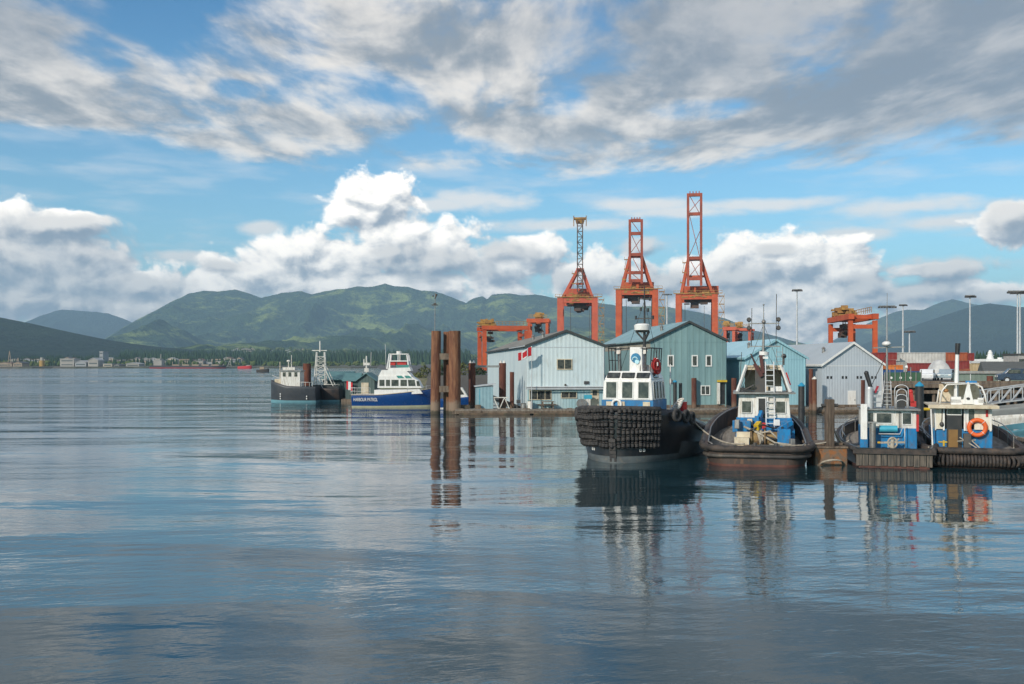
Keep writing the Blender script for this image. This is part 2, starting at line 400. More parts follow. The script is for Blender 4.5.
# ------------------------------------------------------------------ haze
hz = bpy.data.materials.new('haze_air'); hz.use_nodes = True; nt = hz.node_tree; nt.nodes.clear()
pv = nt.nodes.new('ShaderNodeVolumePrincipled'); pv.inputs['Color'].default_value = (.50, .76, 1., 1); pv.inputs['Density'].default_value = HAZE = .00011
pv.inputs['Anisotropy'].default_value = 0.
ou = nt.nodes.new('ShaderNodeOutputMaterial'); nt.links.new(pv.outputs[0], ou.inputs['Volume'])
tag(MB().box((1000, 4900, 420), (20000, 11400, 842)).build('haze', hz), kind='stuff')
# ------------------------------------------------------------------ palette
WHITE = mat('white_paint', (.72,.71,.67), .45, c2=(.55,.53,.47), sc=2.5, amt=.8, stretch=(1.5,1.5,.35), dirt=((.26,.16,.09), .75), dsc=2.)
WHITE2 = mat('clean_white_paint', (.77,.77,.75), .38, c2=(.64,.63,.60), sc=2.5, amt=.6, stretch=(1.5,1.5,.4), dirt=((.40,.30,.20), .35), dsc=2.2)
CREAM = mat('cream_paint', (.62,.55,.42), .55, c2=(.45,.37,.25), amt=.7, dirt=((.25,.13,.06), .5))
BLACK = mat('black_paint', (.018,.018,.02), .45, c2=(.04,.038,.036), amt=.7)
RUBBER = mat('black_rubber', (.022,.021,.022), .75, c2=(.06,.055,.052), sc=3, amt=.8, bump=.01, bsc=14, dirt=((.11,.09,.075), .45))
RUBBER2 = mat('worn_rubber', (.026,.023,.022), .75, c2=(.07,.055,.047), sc=3, amt=.9, bump=.015, bsc=10, dirt=((.14,.09,.06), .5))
STEEL = mat('dull_steel', (.30,.30,.29), .45, .5, c2=(.19,.18,.17), amt=.7, dirt=((.22,.11,.05), .5))
ALU = mat('pale_metal', (.58,.59,.60), .42, .3, c2=(.4,.4,.4), amt=.5)
DARK = mat('dark_steel', (.05,.052,.055), .55, c2=(.09,.075,.06), amt=.7)
RUST = mat('rusty_steel', (.115,.038,.020), .85, tide=(1.3, (.20,.16,.12), .6), c2=(.20,.075,.035), sc=1.1, amt=1., stretch=(2,2,.35), bump=.012, bsc=9, dirt=((.30,.15,.07), .55))
RUSTD = mat('dark_rusty_steel', (.075,.022,.016), .85, tide=(1.2, (.17,.13,.09), .6), c2=(.14,.045,.025), sc=1.2, amt=1., stretch=(2,2,.4), bump=.01, dirt=((.28,.16,.10), .4))
WOOD = mat('weathered_timber', (.19,.145,.105), .85, c2=(.09,.065,.048), sc=1.6, amt=1., stretch=(3,3,.5), bump=.02, bsc=7, dirt=((.30,.25,.19), .4))
DECK = mat('grey_deck_planks', (.26,.235,.20), .85, c2=(.15,.13,.11), sc=1.5, amt=1., stretch=(3,.5,1), bump=.01, dirt=((.10,.10,.07), .5))
WETWOOD = mat('wet_timber', (.13,.085,.05), .6, c2=(.05,.038,.026), sc=1.2, amt=1., bump=.02, dirt=((.07,.09,.04), .5))
GLASS = mat('dark_window_glass', (.02,.024,.026), .08, c2=(.10,.105,.095), sc=3., amt=.8, spec=.45)
GLASSG = mat('green_window_glass', (.03,.22,.21), .10, c2=(.05,.12,.12), sc=1.5, amt=.6, spec=.8)
BLUE = mat('tug_blue_paint', (.006,.195,.46), .42, c2=(.012,.13,.30), sc=3, amt=.9, stretch=(1,1,.5), dirt=((.13,.085,.06), .7), dsc=2.2)
NAVY = mat('navy_hull_paint', (.008,.055,.21), .25, c2=(.008,.04,.15), amt=.6)
RED = mat('red_paint', (.50,.025,.02), .5, c2=(.35,.02,.02), amt=.6)
LIFE = mat('lifebuoy_orange', (.75,.13,.025), .5, c2=(.6,.1,.02), amt=.5)
ORANGE = mat('orange_canvas', (.60,.20,.05), .8, c2=(.42,.14,.05), amt=.8, sc=3, bump=.03)
YELLOW = mat('yellow_paint', (.62,.42,.02), .5, c2=(.45,.28,.02), amt=.7)
ROPE = mat('pale_rope', (.42,.38,.31), .9, c2=(.25,.22,.18), amt=.8, sc=6)
CYAN = mat('light_blue_paint', (.05,.38,.52), .5, c2=(.04,.28,.40), amt=.6)
ASPH = mat('yard_asphalt', (.06,.06,.06), .9, c2=(.09,.085,.08), sc=.2, amt=.8)
LEAF = mat('dry_shrub_leaves', (.13,.13,.035), .9, c2=(.06,.085,.03), sc=1.5, amt=1.)
LEAFD = mat('dark_leaves', (.025,.05,.022), .9, c2=(.05,.085,.03), sc=.3, amt=1.)

def window(parent, cx, z, w, h, y=0., bars=1, frame=WHITE, glass=GLASS, fr=.09, side=None, label=None):
    """window on a wall: facing -y at depth y, or facing side -x at x=side; the frame is its sub-part"""
    def T(u, v, d): return (u, v) if side is None else None
    def bx(mb, u, zz, du, dz, d, t):
        if side is None: mb.box((u, y-d, zz), (du, t, dz))
        else: mb.box((side-d, u, zz), (t, du, dz))
    g = MB(); bx(g, cx, z, w, h, .012, .02); go = g.build('window', glass, parent, label)
    f = MB()
    bx(f, cx, z+h/2+fr/2, w+2*fr, fr, .03, .07); bx(f, cx, z-h/2-fr/2, w+2*fr, fr, .04, .10)
    for s in (-1, 1): bx(f, cx+s*(w/2+fr/2), z, fr, h, .03, .07)
    for i in range(bars): bx(f, cx-w/2+w*(i+1)/(bars+1), z, fr*.7, h, .03, .05)
    f.build('frame', frame, go); return go

# ------------------------------------------------------------------ land and quays
land = [(-14,172),(-26,235),(-52,420),(-130,1000),(-180,1300),(300,1900),(2600,1900),(2600,112),(52,112),(50,150),(8,168)]
g = MB(); n = len(land); Z0, Z1 = -2., 3.0
g.add([(x, y, Z1) for x, y in land]+[(x*1.0-(2 if i < 5 else 0), y-(2 if i > 6 or i == 0 else 0), Z0) for i, (x, y) in enumerate(land)],
      [tuple(range(n-1, -1, -1))[::-1]]+[((i+1) % n, i, n+i, n+(i+1) % n) for i in range(n)])
tag(g.build('ground', ASPH), kind='structure')

TH = R(5.5); O = Vector((1.52, 101, 0))                     # the row of sheds and its long float share one line
def sx(px): q = (px-512)/F; return (O.y*q-O.x)/(math.cos(TH)-math.sin(TH)*q)
def yz(py, s): return CH-(py-HZ)*(O.y+math.sin(TH)*s)/F
def shed_at(s, d=0.): return (O.x+s*math.cos(TH)-d*math.sin(TH), O.y+s*math.sin(TH)+d*math.cos(TH), 0)

fl = thing('floating_dock', 'long low timber dock running along the front of the four sheds', 'dock', (O.x, O.y, 0), TH)
b = MB(); b.box((19.1, -.15, .30), (52.8, 3.6, .34)); b.build('deck', DECK, fl)
b = MB()
for i in range(1, 19):
    b.box((-9.2+3.0*i, -2.05, .20+.03*math.sin(i*2.1)), (2.9, .24, .28+.05*math.sin(i*1.3)), ry=.006*math.sin(i*4))
b.build('edge_timber', WOOD, fl)
b = MB()
for i in range(7): b.cyl((-7+7.4*i, -2.42, .03), (-7+7.4*i+7.0, -2.42+.1*math.sin(i), .02), .17, .14, 8)
b.build('float_log', WETWOOD, fl)
for i in range(24):
    b = MB(); s = -6.8+2.18*i; b.box((s, -1.75+.3*random.random(), .53), (.5+.5*random.random(), .16, .12)); b.build('cleat_block', WOOD, fl)

# ------------------------------------------------------------------ sheds
def shed(label, s0, w, depth, eave, ridge, wall, roof, trim, d=0., name='boat_shed', z0=.45, over=.22, ribs=True):
    t = thing(name, label, 'shed', shed_at(s0, d), TH)
    b = MB(); b.ext([(0, z0), (w, z0), (w, eave), (w/2, ridge), (0, eave)], lambda u, v, k: (u, k, v), 0, depth)
    b.build('wall', wall, t)
    r = MB(); sl = (ridge-eave)/(w/2); th = .10
    for sg in (-1, 1):
        x0 = w/2+.0*sg; x1 = w/2+sg*(w/2+over); za = ridge+.03; zb = eave-sl*over+.03
        r.ext([(x0, za), (x1, zb), (x1, zb+th), (x0, za+th)], lambda u, v, k: (u, k, v), -over, depth+over)
    r.build('roof', roof, t)
    f = MB()
    for sg in (-1, 1):
        x1 = w/2+sg*(w/2+over+.02); zb = eave-sl*over; za = ridge
        f.ext([(w/2, za-.10), (x1, zb-.10), (x1, zb+.15), (w/2, za+.15)], lambda u, v, k: (u, k, v), -over-.06, -over-.004)
        if sg < 0: f.box((x1-.03, depth/2, zb+.05), (.06, depth+.3, .2))
    f.build('fascia', trim, t)
    return t
W1 = mat('pale_blue_siding', (.60,.69,.70), .6, c2=(.53,.63,.66), sc=.35, amt=.9, stretch=(1,1,.4), rib=.42, ribc=.22, dirt=((.30,.30,.25), .42), dsc=.8)
W2 = mat('teal_siding', (.215,.345,.35), .6, c2=(.17,.285,.30), sc=.4, amt=.9, stretch=(1,1,.25), rib=.62, ribc=.45, dirt=((.11,.17,.17), .5), dsc=.8)
W3 = mat('sky_blue_siding', (.30,.52,.585), .55, c2=(.26,.46,.53), sc=.3, amt=.8, stretch=(1,1,.3), rib=.3, ribc=.12, dirt=((.17,.32,.37), .45), dsc=.9)
W4 = mat('grey_lilac_siding', (.46,.51,.555), .55, c2=(.41,.46,.51), sc=.3, amt=.7, stretch=(1,1,.3), rib=.3, ribc=.10, dirt=((.29,.32,.34), .45), dsc=.9)
R1 = mat('tar_roof', (.16,.155,.14), .9, c2=(.24,.23,.20), sc=.5, amt=.9, stretch=(3,.3,1))
R2 = mat('teal_metal_roof', (.22,.36,.38), .4, c2=(.17,.30,.32), sc=.3, amt=.7, rib=.8, ribc=.3)
R3 = mat('blue_metal_roof', (.36,.58,.66), .4, c2=(.31,.52,.60), sc=.3, amt=.7, rib=.8, ribc=.2)
R4 = mat('grey_metal_roof', (.40,.44,.46), .4, c2=(.35,.39,.41), sc=.3, amt=.7, rib=.8, ribc=.2)
DTRIM = mat('dark_trim', (.05,.055,.055), .6)
W1L = mat('lean_to_blue_wall', (.27,.45,.50), .6, c2=(.40,.52,.54), sc=.5, amt=1., stretch=(1,1,.3), rib=.3, ribc=.35, dirt=((.16,.22,.22), .4))

B1 = shed('pale blue gabled shed with a wide double window and a flag beside its left corner', 0, 8.0, 56, 6.85, 8.36, W1, R1, DTRIM)
L1 = sx
window(B1, (sx(557)+sx(572))/2, yz(364.3, 4), 1.42, .92, 0, 1, CREAM)
b = MB(); b.box((4, -.30, 2.62), (8.2, .62, .09), rx=R(-14)); b.box((4, -.60, 2.50), (8.2, .05, .16)); b.build('canopy', ALU, B1)
b = MB(); b.box((4.0, -.012, 1.5), (7.9, .02, 2.05)); b.build('lower_wall', W1L, B1)
for c, ww in ((1.05, 1.5), (2.15, .55), (4.3, 1.5)):
    window(B1, c+.0, 1.85, ww, .85 if c < 4 else .55, -.022, 1 if ww > 1 else 0, CREAM, fr=.07)
b = MB(); b.box((6.95, -.05, 1.50), (.85, .07, 2.0)); dr = b.build('door', CREAM, B1)
b = MB(); b.box((6.95, -.09, 2.05), (.45, .03, .5)); b.build('window', GLASS, dr)
b = MB(); b.box((7.25, -.11, 1.4), (.06, .06, .14)); b.build('handle', DARK, dr)
b = MB(); b.cyl((3.9, -.05, 2.9), (3.9, -.3, 2.86), .08, .12); b.build('wall_lamp', DARK, B1)

B2 = shed('tall teal green gabled shed with two small upper windows and a recessed doorway', sx(650.7), 8.02, 27, 7.42, 9.33, W2, R2, DTRIM, d=.05)
s2 = sx(650.7)
b = MB(); b.box((-.012, 13.4, 6.98), (.03, 26.6, .8)); b.build('eave_band', mat('tan_plaster', (.36,.33,.26), .8, c2=(.25,.24,.2), sc=.6, amt=.9), B2)
for px in (670.8, 694.8, 708.8): window(B2, sx(px)-s2, yz(360.8, sx(px)), .42, .95, 0, 0, WHITE2, fr=.12)
for px in (670.8, 694.8, 708.8):
    pass
window(B2, sx(705.5)-s2, yz(390.3, sx(705)), .82, .82, 0, 1, WHITE2, fr=.09)
c = sx(721.2)-s2
b = MB(); b.box((c+.13, -.02, yz(393.5, 20)), (.72, .03, 2.2)); b.build('doorway', BLACK, B2)
b = MB(); b.box((c-.33, -.16, yz(393.5, 20)), (.26, .3, 2.2)); b.build('door', WHITE, B2)
b = MB(); b.box((c+.05, -.2, yz(381, 20)), (.95, .4, .2)); b.build('door_lamp_box', YELLOW, B2)
b = MB(); b.box((4, -.03, .62), (8.0, .06, .34)); b.build('skirting_board', WOOD, B2)
for i in range(5): b = MB(); b.box((.9+1.6*i, -.02, 4.9), (.035, .03, 5.2)); b.build('cover_strip', W2, B2)

B3 = shed('sky blue gabled shed with a plain windowless front', sx(745.6), 6.5, 22, 5.64, 7.49, W3, R3, W3, d=.1)
b = MB(); b.box((3.2, -.03, .60), (6.5, .06, .3)); b.build('skirting_board', WOOD, B3)
b = MB(); b.cyl((-.35, 6, 5.8), (-.35, 6, 7.0), .05); b.build('vent_pipe', DARK, B3)
s4 = sx(823)
B4 = shed('grey lilac gabled shed with four pairs of tiny square windows', s4, 6.6, 24, 4.95, 7.2, W4, R4, WHITE2, d=.1)
for px in (829.8, 844.8, 859.6, 874.2):
    c = sx(px)-s4
    for k in (-.19, .19): b = MB(); b.box((c+k, -.015, yz(377.4, 34)), (.2, .04, .27)); b.build('window', BLACK, B4)
b = MB(); b.box((sx(852.2)-s4, -.03, yz(400, 34)), (.86, .05, 1.95)); dr = b.build('door', WHITE2, B4)
b = MB(); b.box((sx(852.2)-s4+.3, -.08, yz(400, 34)), (.06, .06, .12)); b.build('handle', DARK, dr)
b = MB(); b.box((3.2, -.03, .60), (6.5, .06, .3)); b.build('skirting_board', WOOD, B4)

RSTAIN = mat('rust_run', (.20,.12,.08), .9, c2=(.3,.22,.17), sc=3, amt=1., stretch=(4,4,.4))
for root, w, eave, ridge, tone in ((B1, 8.0, 6.85, 8.36, ALU), (B2, 8.0, 7.42, 9.33, W2), (B3, 6.5, 5.64, 7.49, W3), (B4, 6.6, 4.95, 7.2, WHITE2)):
    b = MB(); b.cyl((w-.12, -.06, .6), (w-.12, -.06, eave-.1), .05, .05, 8); b.build('downpipe', tone, root)
    b = MB(); b.box((-.27, 8, eave-.02), (.12, 16.4, .12)); b.build('gutter', tone, root)
    b = MB(); b.box((w/2, -.012, eave-.15), (w-.1, .02, .05)); b.build('lap_strip', tone, root)
    for k, f_ in enumerate((.3, .72)):
        b = MB(); xx_ = w*.27; zz_ = eave+(ridge-eave)*.54; b.cyl((xx_, 4+9*k, zz_), (xx_, 4+9*k, zz_+.55), .16, .16, 10); b.cyl((xx_, 4+9*k, zz_+.5), (xx_, 4+9*k, zz_+.72), .26, .05, 10); b.build('roof_vent', STEEL, root)
b = MB(); b.cyl((2.1, -.03, 3.1), (2.1, -.03, 6.6), .025, .025, 6); b.box((2.1, -.06, 3.2), (.3, .12, .4)); b.build('conduit_box', STEEL, B2)
b = MB(); b.box((6.1, -.06, 3.1), (.5, .12, .3)); b.build('wall_vent', DARK, B1)
# ------------------------------------------------------------------ things standing on the long float
def shed_thing(name, label, cat, px, d, group=None, z=.47, rz=0):
    p = shed_at(sx(px), d); return thing(name, label, cat, (p[0], p[1], z), TH+rz, group)
t = shed_thing('flagpole', 'thin pale flagpole by the left corner of the pale blue shed', 'flagpole', 530.3, -1.2)
b = MB(); b.cyl((0, 0, 0), (0, 0, 6.2), .045, .03, 8); b.build('pole', ALU, t); b = MB(); b.ball((0, 0, 6.24), .08); b.build('finial', WHITE, t)
# flag hanging slack to the left: a waved cloth with its red, white, red fields and leaf
def flag(L, H, wave, mats, drop=.45):
    b = MB(); nx = 12; nz = 6
    for i in range(nx):
        for j in range(nz):
            def P(i, j): u = i/nx; v = j/nz; return (-L*u*.94, wave*math.sin(u*9+v*1.2), -drop*L*u - H*v*(1-.1*u)+.05*math.sin(u*7))
            mi = 0 if (u := (i+.5)/nx) < .27 or u > .73 else 1
            if mi and abs(u-.5) < .13 and 1 <= j <= 4: mi = 0
            b.add([P(i, j), P(i+1, j), P(i+1, j+1), P(i, j+1)], [(0, 1, 2, 3)], mi, True)
    return b
t = thing('flag', 'red and white maple leaf flag sagging from the pole before the pale blue shed', 'flag', tuple(Vector(shed_at(sx(530), -1.25))+Vector((0, 0, yz(347.2, 1)))), TH)
o = flag(1.42, .88, .07, None).build('cloth', [mat('flag_red', (.60,.02,.03), .8), mat('flag_white', (.75,.75,.75), .8)], t)
o.modifiers.new('cloth', 'SOLIDIFY').thickness = .012
t = shed_thing('picnic_table', 'low timber picnic table on the dock before the pale blue shed', 'table', 546.3, -.9)
b = MB(); b.box((0, 0, .74), (1.3, .75, .06)); b.build('tabletop', WOOD, t)
for s in (-1, 1):
    b = MB(); b.box((0, s*.72, .44), (1.9, .26, .05)); b.build('bench', WOOD, t)
    b = MB(); b.bar((s*.5, -.8, 0), (s*.5, -.25, .74), .1); b.bar((s*.5, .8, 0), (s*.5, .25, .74), .1); b.bar((s*.5, -.85, .4), (s*.5, .85, .4), .08); b.build('leg', WOOD, t)
for i in range(3): b = MB(); b.box((-.35+.35*i, .06, .80), (.24, .2, .05), rz=.4*i)
for px, lab, h, m in ((529.5, 'white plastic drum at the left corner of the pale blue shed', .8, WHITE), (523, 'small grey drum left of the white drum beside the flagpole', .55, STEEL)):
    t = shed_thing('drum', lab, 'drum', px, -.6)
    b = MB(); b.cyl((0, 0, 0), (0, 0, h), .27, .27, 14); b.build('body', m, t); b = MB(); b.torus((0, 0, h), .26, .025, (0, 0, 1)); b.build('hoop', DARK, t)
t = shed_thing('cable_reel', 'upright cable reel standing left of the cream door', 'reel', 580.5, -.8)
for y in (-.3, .3): b = MB(); b.cyl((0, y-.03, .5), (0, y+.03, .5), .5, .5, 18); b.build('flange', STEEL, t)
b = MB(); b.cyl((0, -.27, .5), (0, .27, .5), .32, .32, 16); b.build('cable', BLACK, t)
t = shed_thing('recycling_bin', 'light blue topped white bin between the cable reel and cream door', 'bin', 586.8, -.7)
b = MB(); b.box((0, 0, .5), (.42, .42, 1.0), top=1.1); b.build('body', WHITE, t); b = MB(); b.box((0, 0, 1.2), (.75, .5, .38)); b.build('lid', CYAN, t)
t = shed_thing('folding_chair', 'dark folding chair by the left wall of the pale blue shed', 'chair', 518.5, -.3)
b = MB(); b.box((0, 0, .42), (.45, .42, .04)); b.build('seat', DARK, t); b = MB(); b.box((0, .2, .72), (.45, .03, .35)); b.build('backrest', DARK, t)
for s in (-1, 1): b = MB(); b.bar((s*.2, -.2, 0), (s*.2, .2, .85), .03); b.bar((s*.2, .2, 0), (s*.2, -.2, .42), .03); b.build('leg', STEEL, t)

# piles on the line of the float
def pile(label, px, ytop, ybase, w_px, Y, m, cap=None, group=None, name='mooring_pile', lean=0, base=None, collar=False):
    p = at(px, HZ, Y); r = w_px/2*Y/F; zt = CH-(ytop-HZ)*Y/F
    t = thing(name, label, 'pile', (p.x, Y, 0), 0, group)
    b = MB(); b.cyl((0, 0, -2.5), (lean, 0, zt), r, r*.98, 18); b.build('shaft', m, t)
    if cap is not None:
        b = MB(); b.cyl((lean, 0, zt-.02), (lean, 0, zt+.05), r*1.1, r*1.1, 18); b.cyl((lean, 0, zt+.05), (lean, 0, zt+r*1.1), r*1.08, r*.15, 18); b.build('cap', cap, t)
    if collar:
        b = MB(); b.torus((0, 0, .55), r*1.25, .07, (0, 0, 1)); b.build('collar', DARK, t)
    return t
TIDE = mat('rusty_tide_steel', (.10,.034,.018), .85, tide=(1.5, (.24,.19,.14), .75), c2=(.22,.10,.05), sc=1.6, amt=1., stretch=(2,2,.3), bump=.012, bsc=9, dirt=((.34,.19,.10), .6))
YD = 100.
d = thing('pile_dolphin', 'cluster of three tall rusty piles joined by two cross timbers in open water', 'dolphin', (at(446, HZ, YD).x, YD, 0))
cx = at(446, HZ, YD).x
for px, r, top, dy in ((436.2, .50, 331, 0.), (447.4, .42, 331.5, .9), (454.6, .62, 331, -.1)):
    x = at(px, HZ, YD+dy).x-cx; b = MB(); b.cyl((x-(.12 if px < 440 else 0), dy, -3), (x, dy, CH-(top-HZ)*YD/F), r, r*.97, 20)
    b.build('pile', TIDE, d)
for y in (356.5, 389): z = CH-(y-HZ)*YD/F; b = MB(); b.box((-.05, -.05, z), (1.5, .5, .62)); b.build('cross_timber', WOOD, d)
t = thing('instrument_mast', 'slim mast with small wind instruments rising behind the leftmost tall pile', 'mast', (at(434, HZ, 104).x, 104, 0))
z = lambda py: CH-(py-HZ)*104/F
b = MB(); b.cyl((0, 0, -2), (.12, 0, z(293)), .06, .035); b.build('pole', STEEL, t)
b = MB(); b.bar((-.25, 0, z(305)), (.45, 0, z(305)), .1); b.box((.1, 0, z(304)), (.3, .2, .2)); b.build('crossarm', DARK, t)
b = MB(); b.cyl((.1, 0, z(299)), (.28, 0, z(294)), .04, .12); b.ball((-.1, 0, z(296)), .09); b.build('sensor', DARK, t)
d = thing('pile_gantry', 'two rusty piles joined by a steel crossbeam beside the small blue hut', 'pile gantry', (at(487, HZ, 103).x, 103, 0))
cx = at(487, HZ, 103).x
for px in (472, 502.5):
    x = at(px, HZ, 103).x-cx; b = MB(); b.cyl((x, 0, -2), (x, 0, CH+1.0*103/F), .37, .37, 16); b.build('pile', RUSTD, d)
    b = MB()
    for k in (-1, 1): b.cyl((x+k*.18, 0, CH+.10), (x+k*.18, 0, CH+.4), .17, .02, 8)
    b.build('bird_spike', WHITE, d)
b = MB(); b.bar((at(472, HZ, 103).x-cx, -.1, CH-.25), (at(502.5, HZ, 103).x-cx, -.1, CH-.25), .22); b.build('crossbeam', STEEL, d)
pile('thin rusty pile on the dock between the pile frame and the pale blue shed', 512, 372, 405, 4.4, 102, RUSTD)
pile('rusty flat topped pile in front of the teal shed between its windows', 694, 378, 405, 5.2, 102.2, RUSTD, name='mooring_pile')
pile('dark red pile at the dock between the teal and sky blue sheds', 734, 378, 410, 5.4, 102.5, RUSTD)
pile('taller rusty pile of the close pair before the grey lilac shed', 811, 369, 411, 4.2, 101.3, RUSTD)
pile('short white topped rusty pile, right of its taller neighbour by the grey lilac shed', 814.5, 379, 412, 4.6, 100.8, RUST, WHITE)
pile('dark red pile rising behind the silver exhaust of the boxy tug', 863, 380, 411, 4, 100.3, RUSTD)
pile('thick maroon pile at the right wharf, beside the gangway', 990, 376, 411, 6.2, 92, RUSTD)
BC = mat('blue_pile_cap', (.02,.26,.44), .5)
pile('black pile with bright blue cap between the ladder tug and the grey lilac shed', 801.5, 386, 428, 6.4, 76, BLACK, BC)
pile('black pile with blue cap between the silver exhaust tug and the rightmost tug', 919.5, 386, 425, 8., 70, BLACK, BC)
pile('slim black pile with small blue top, left of the pair behind the big black tug', 675, 382, 416, 3.8, 78, BLACK, BC)
pile('slim black pile, right of the pair behind the big black tug', 680.5, 383, 416, 3.4, 78.5, BLACK)
t = thing('blue_hut', 'small blue grey hut with sloping top at the left dock end', 'hut', (at(484, HZ, 101.5).x, 101.5, .4), TH)
b = MB(); b.box((0, 0, 1.18), (1.75, 1.5, 2.35)); b.build('wall', mat('hut_blue', (.25,.40,.45), .6, c2=(.2,.33,.38), rib=.35, ribc=.2, amt=.8), t)
b = MB(); b.box((.05, 0, 2.45), (2.15, 1.8, .12), ry=R(-6)); b.box((.0, 0, 2.35), (1.8, 1.5, .14)); b.build('roof', ALU, t)
b = MB(); b.box((-.5, -.76, 1.1), (.04, .03, 1.9)); b.build('corner_trim', CYAN, t)
t = thing('trestle', 'white A shaped trestle right of the small blue hut', 'trestle', (at(499, HZ, 101).x, 101, .45), TH)
b = MB()
b.bar((-1.0, 0, 1.15), (.9, 0, 1.15), .09)
for s in (-.55, .55):
    b.bar((s-.5, 0, 0), (s, 0, 1.15), .08); b.bar((s+.5, 0, 0), (s, 0, 1.15), .08)
b.build('frame', WHITE, t)
# clutter at the left dock end
for i, (px, lab, s) in enumerate(((462, 'mossy timber baulk at the far left dock end', (1.6, .5, .35)), (478, 'low crate in the grass left of the blue hut foot', (.6, .5, .35)))):
    t = thing('timber_baulk' if i == 0 else 'low_crate', lab, 'timber' if i == 0 else 'crate', (at(px, HZ, 100.4).x, 100.4, .46), TH)
    b = MB(); b.box((0, 0, s[2]/2), s); b.box((0, 0, s[2]+.04), (s[0]*.9, s[1]*.3, .08)); b.build('board', WETWOOD if i == 0 else WOOD, t)
# ------------------------------------------------------------------ boats
def hull_mesh(stations, prof, mats, band_z, thick=.12, ndeck=True, name='hull', parent=None, deck_mat=None):
    """stations: list of (y, deck half beam, waterline half beam, rail height, deck height); the shell, its inner side and the deck"""
    b = MB(); rings = []; dk = []
    for (y, bd, bw, zt, zd) in stations:
        pts = []
        for (k, zk) in prof:      # k from waterline beam (0) to deck beam (1); zk: negative = metres below water, else share of the rail height
            zz = zk if zk < 0 else zk*zt
            pts.append((bw+(bd-bw)*k if k >= 0 else bw*(1+k), zz))
        pts = [(0, -.9)]+pts
        inn = [(max(bd-thick, .01), zt), (max(bd-thick, .01), zd)]
        ring = [(x, y, z) for x, z in pts+inn]; rings.append((ring, len(pts)))
        dk.append((max(bd-thick, .01), y, zd))
    m = len(rings[0][0])
    for sg in (1, -1):
        for i in range(len(rings)-1):
            A, B = rings[i][0], rings[i+1][0]
            for k in range(m-1):
                q = [A[k], B[k], B[k+1], A[k+1]]; q = [(x*sg, y, z) for x, y, z in q]
                zc = sum(p[2] for p in q[:])/4
                mi = 0 if zc < band_z else 1
                b.add(q if sg > 0 else q[::-1], [(0, 1, 2, 3)], mi, k < m-3)
    for e, fl in ((0, 1), (-1, -1)):
        A = rings[e][0][:rings[e][1]]
        poly = A+[(-x, y, z) for x, y, z in A[::-1]]
        for k in range(len(A)-1):
            q = [A[k], A[k+1], (-A[k+1][0], *A[k+1][1:]), (-A[k][0], *A[k][1:])]
            b.add(q, [(0, 1, 2, 3)], 0 if sum(p[2] for p in q)/4 < band_z else 1)
    o = b.build(name, mats, parent)
    # weld the doubled seam so it shades smoothly
    import bmesh
    bm = bmesh.new(); bm.from_mesh(o.data); bmesh.ops.remove_doubles(bm, verts=bm.verts, dist=.0005); bmesh.ops.recalc_face_normals(bm, faces=bm.faces); bm.to_mesh(o.data); bm.free()
    d = MB()
    for i in range(len(dk)-1):
        a, c = dk[i], dk[i+1]
        d.add([a, c, (-c[0], c[1], c[2]), (-a[0], a[1], a[2])], [(0, 1, 2, 3)])
    d.build('deck', deck_mat or DECK, parent)
    return o
PROF = [(-.25, -.6), (0, -.1), (.15, .12), (.5, .38), (.85, .62), (1, .86), (1, 1.)]
def stations(L, B, fd, fw, zt, zd, n=22):
    out = []
    for t in [0, .004, .012, .025, .045, .07, .1, .14]+[.14+.56*k/10 for k in range(1, 11)]+[.7+.3*(1-(1-k/10)**1.7) for k in range(1, 11)]:
        out.append((-L/2+L*t, max(B*fd(t), .02), max(B*fw(t), .01), zt(t), zd(t)))
    return out
def plan(t, full, stern=.8, tip=.0):
    """half beam share along the boat, t=0 stern, t=1 bow"""
    t = max(t, 0); s = stern+(1-stern)*min(1, t/.28)**.7 if t < .28 else 1.
    u = min(1, max(0, (t-full)/(1-full))); return max(s*(1-u**2.2)**.62, tip)
def plan_round(t, full, stern, rl=.13):
    """as plan(), with a rounded stern quarter of length share rl"""
    t = min(max(t, 0), 1); return plan(max(t, .28), full, .9)*(stern+(1-stern)*math.sqrt(max(0, 1-(1-min(1, t/rl))**2)))
def stern_line(L, B, fd, out, z, n=9, tmax=.16):
    """outline of a rounded stern from one quarter to the other, at height z(t)"""
    ts = [tmax*(1-k/n)**2 for k in range(n+1)]
    a = [Vector((B*fd(t)+out, -L/2+L*t-(out if t < .01 else 0), z(t))) for t in ts]
    return a+[Vector((-p.x, p.y, p.z)) for p in a[::-1]]
def interp(pts): xs, ys = zip(*pts); return lambda t: float(np.interp(t, xs, ys))
def pane(mb, c, w, h, rz=0, tilt=0, t=.03):
    """thin glass panel centred at c facing local -y turned by rz about z and leaning by tilt"""
    mb.box(c, (w, t, h), rz=rz, rx=tilt)
def railing(parent, pts, h, posts=True, m=ALU, r=.02, mid=True, name='railing'):
    b = MB(); P_ = [Vector(p) for p in pts]
    b.tube([p+Vector((0, 0, h)) for p in P_], r, 5)
    if mid: b.tube([p+Vector((0, 0, h*.5)) for p in P_], r*.8, 5)
    for p in P_: b.cyl(p, p+Vector((0, 0, h)), r, r, 5)
    return b.build(name, m, parent)
def tyre(parent, c, R_, r, ax, m=None, label=None):
    b = MB(); b.torus(c, R_, r, ax, 20, 8); return b.build('tyre', m or RUBBER, parent, label)
def rope_between(name, label, a, c, sag, r=.03, n=14, m=None, group=None):
    a, c = Vector(a), Vector(c); mid = (a+c)/2
    t = thing(name, label, 'rope', tuple(a), 0, group)
    pts = [(a.lerp(c, i/n) - a + Vector((0, 0, -4*sag*(i/n)*(1-i/n)))) for i in range(n+1)]
    MB().tube(pts, r, 5).build('line', m or ROPE, t); return t


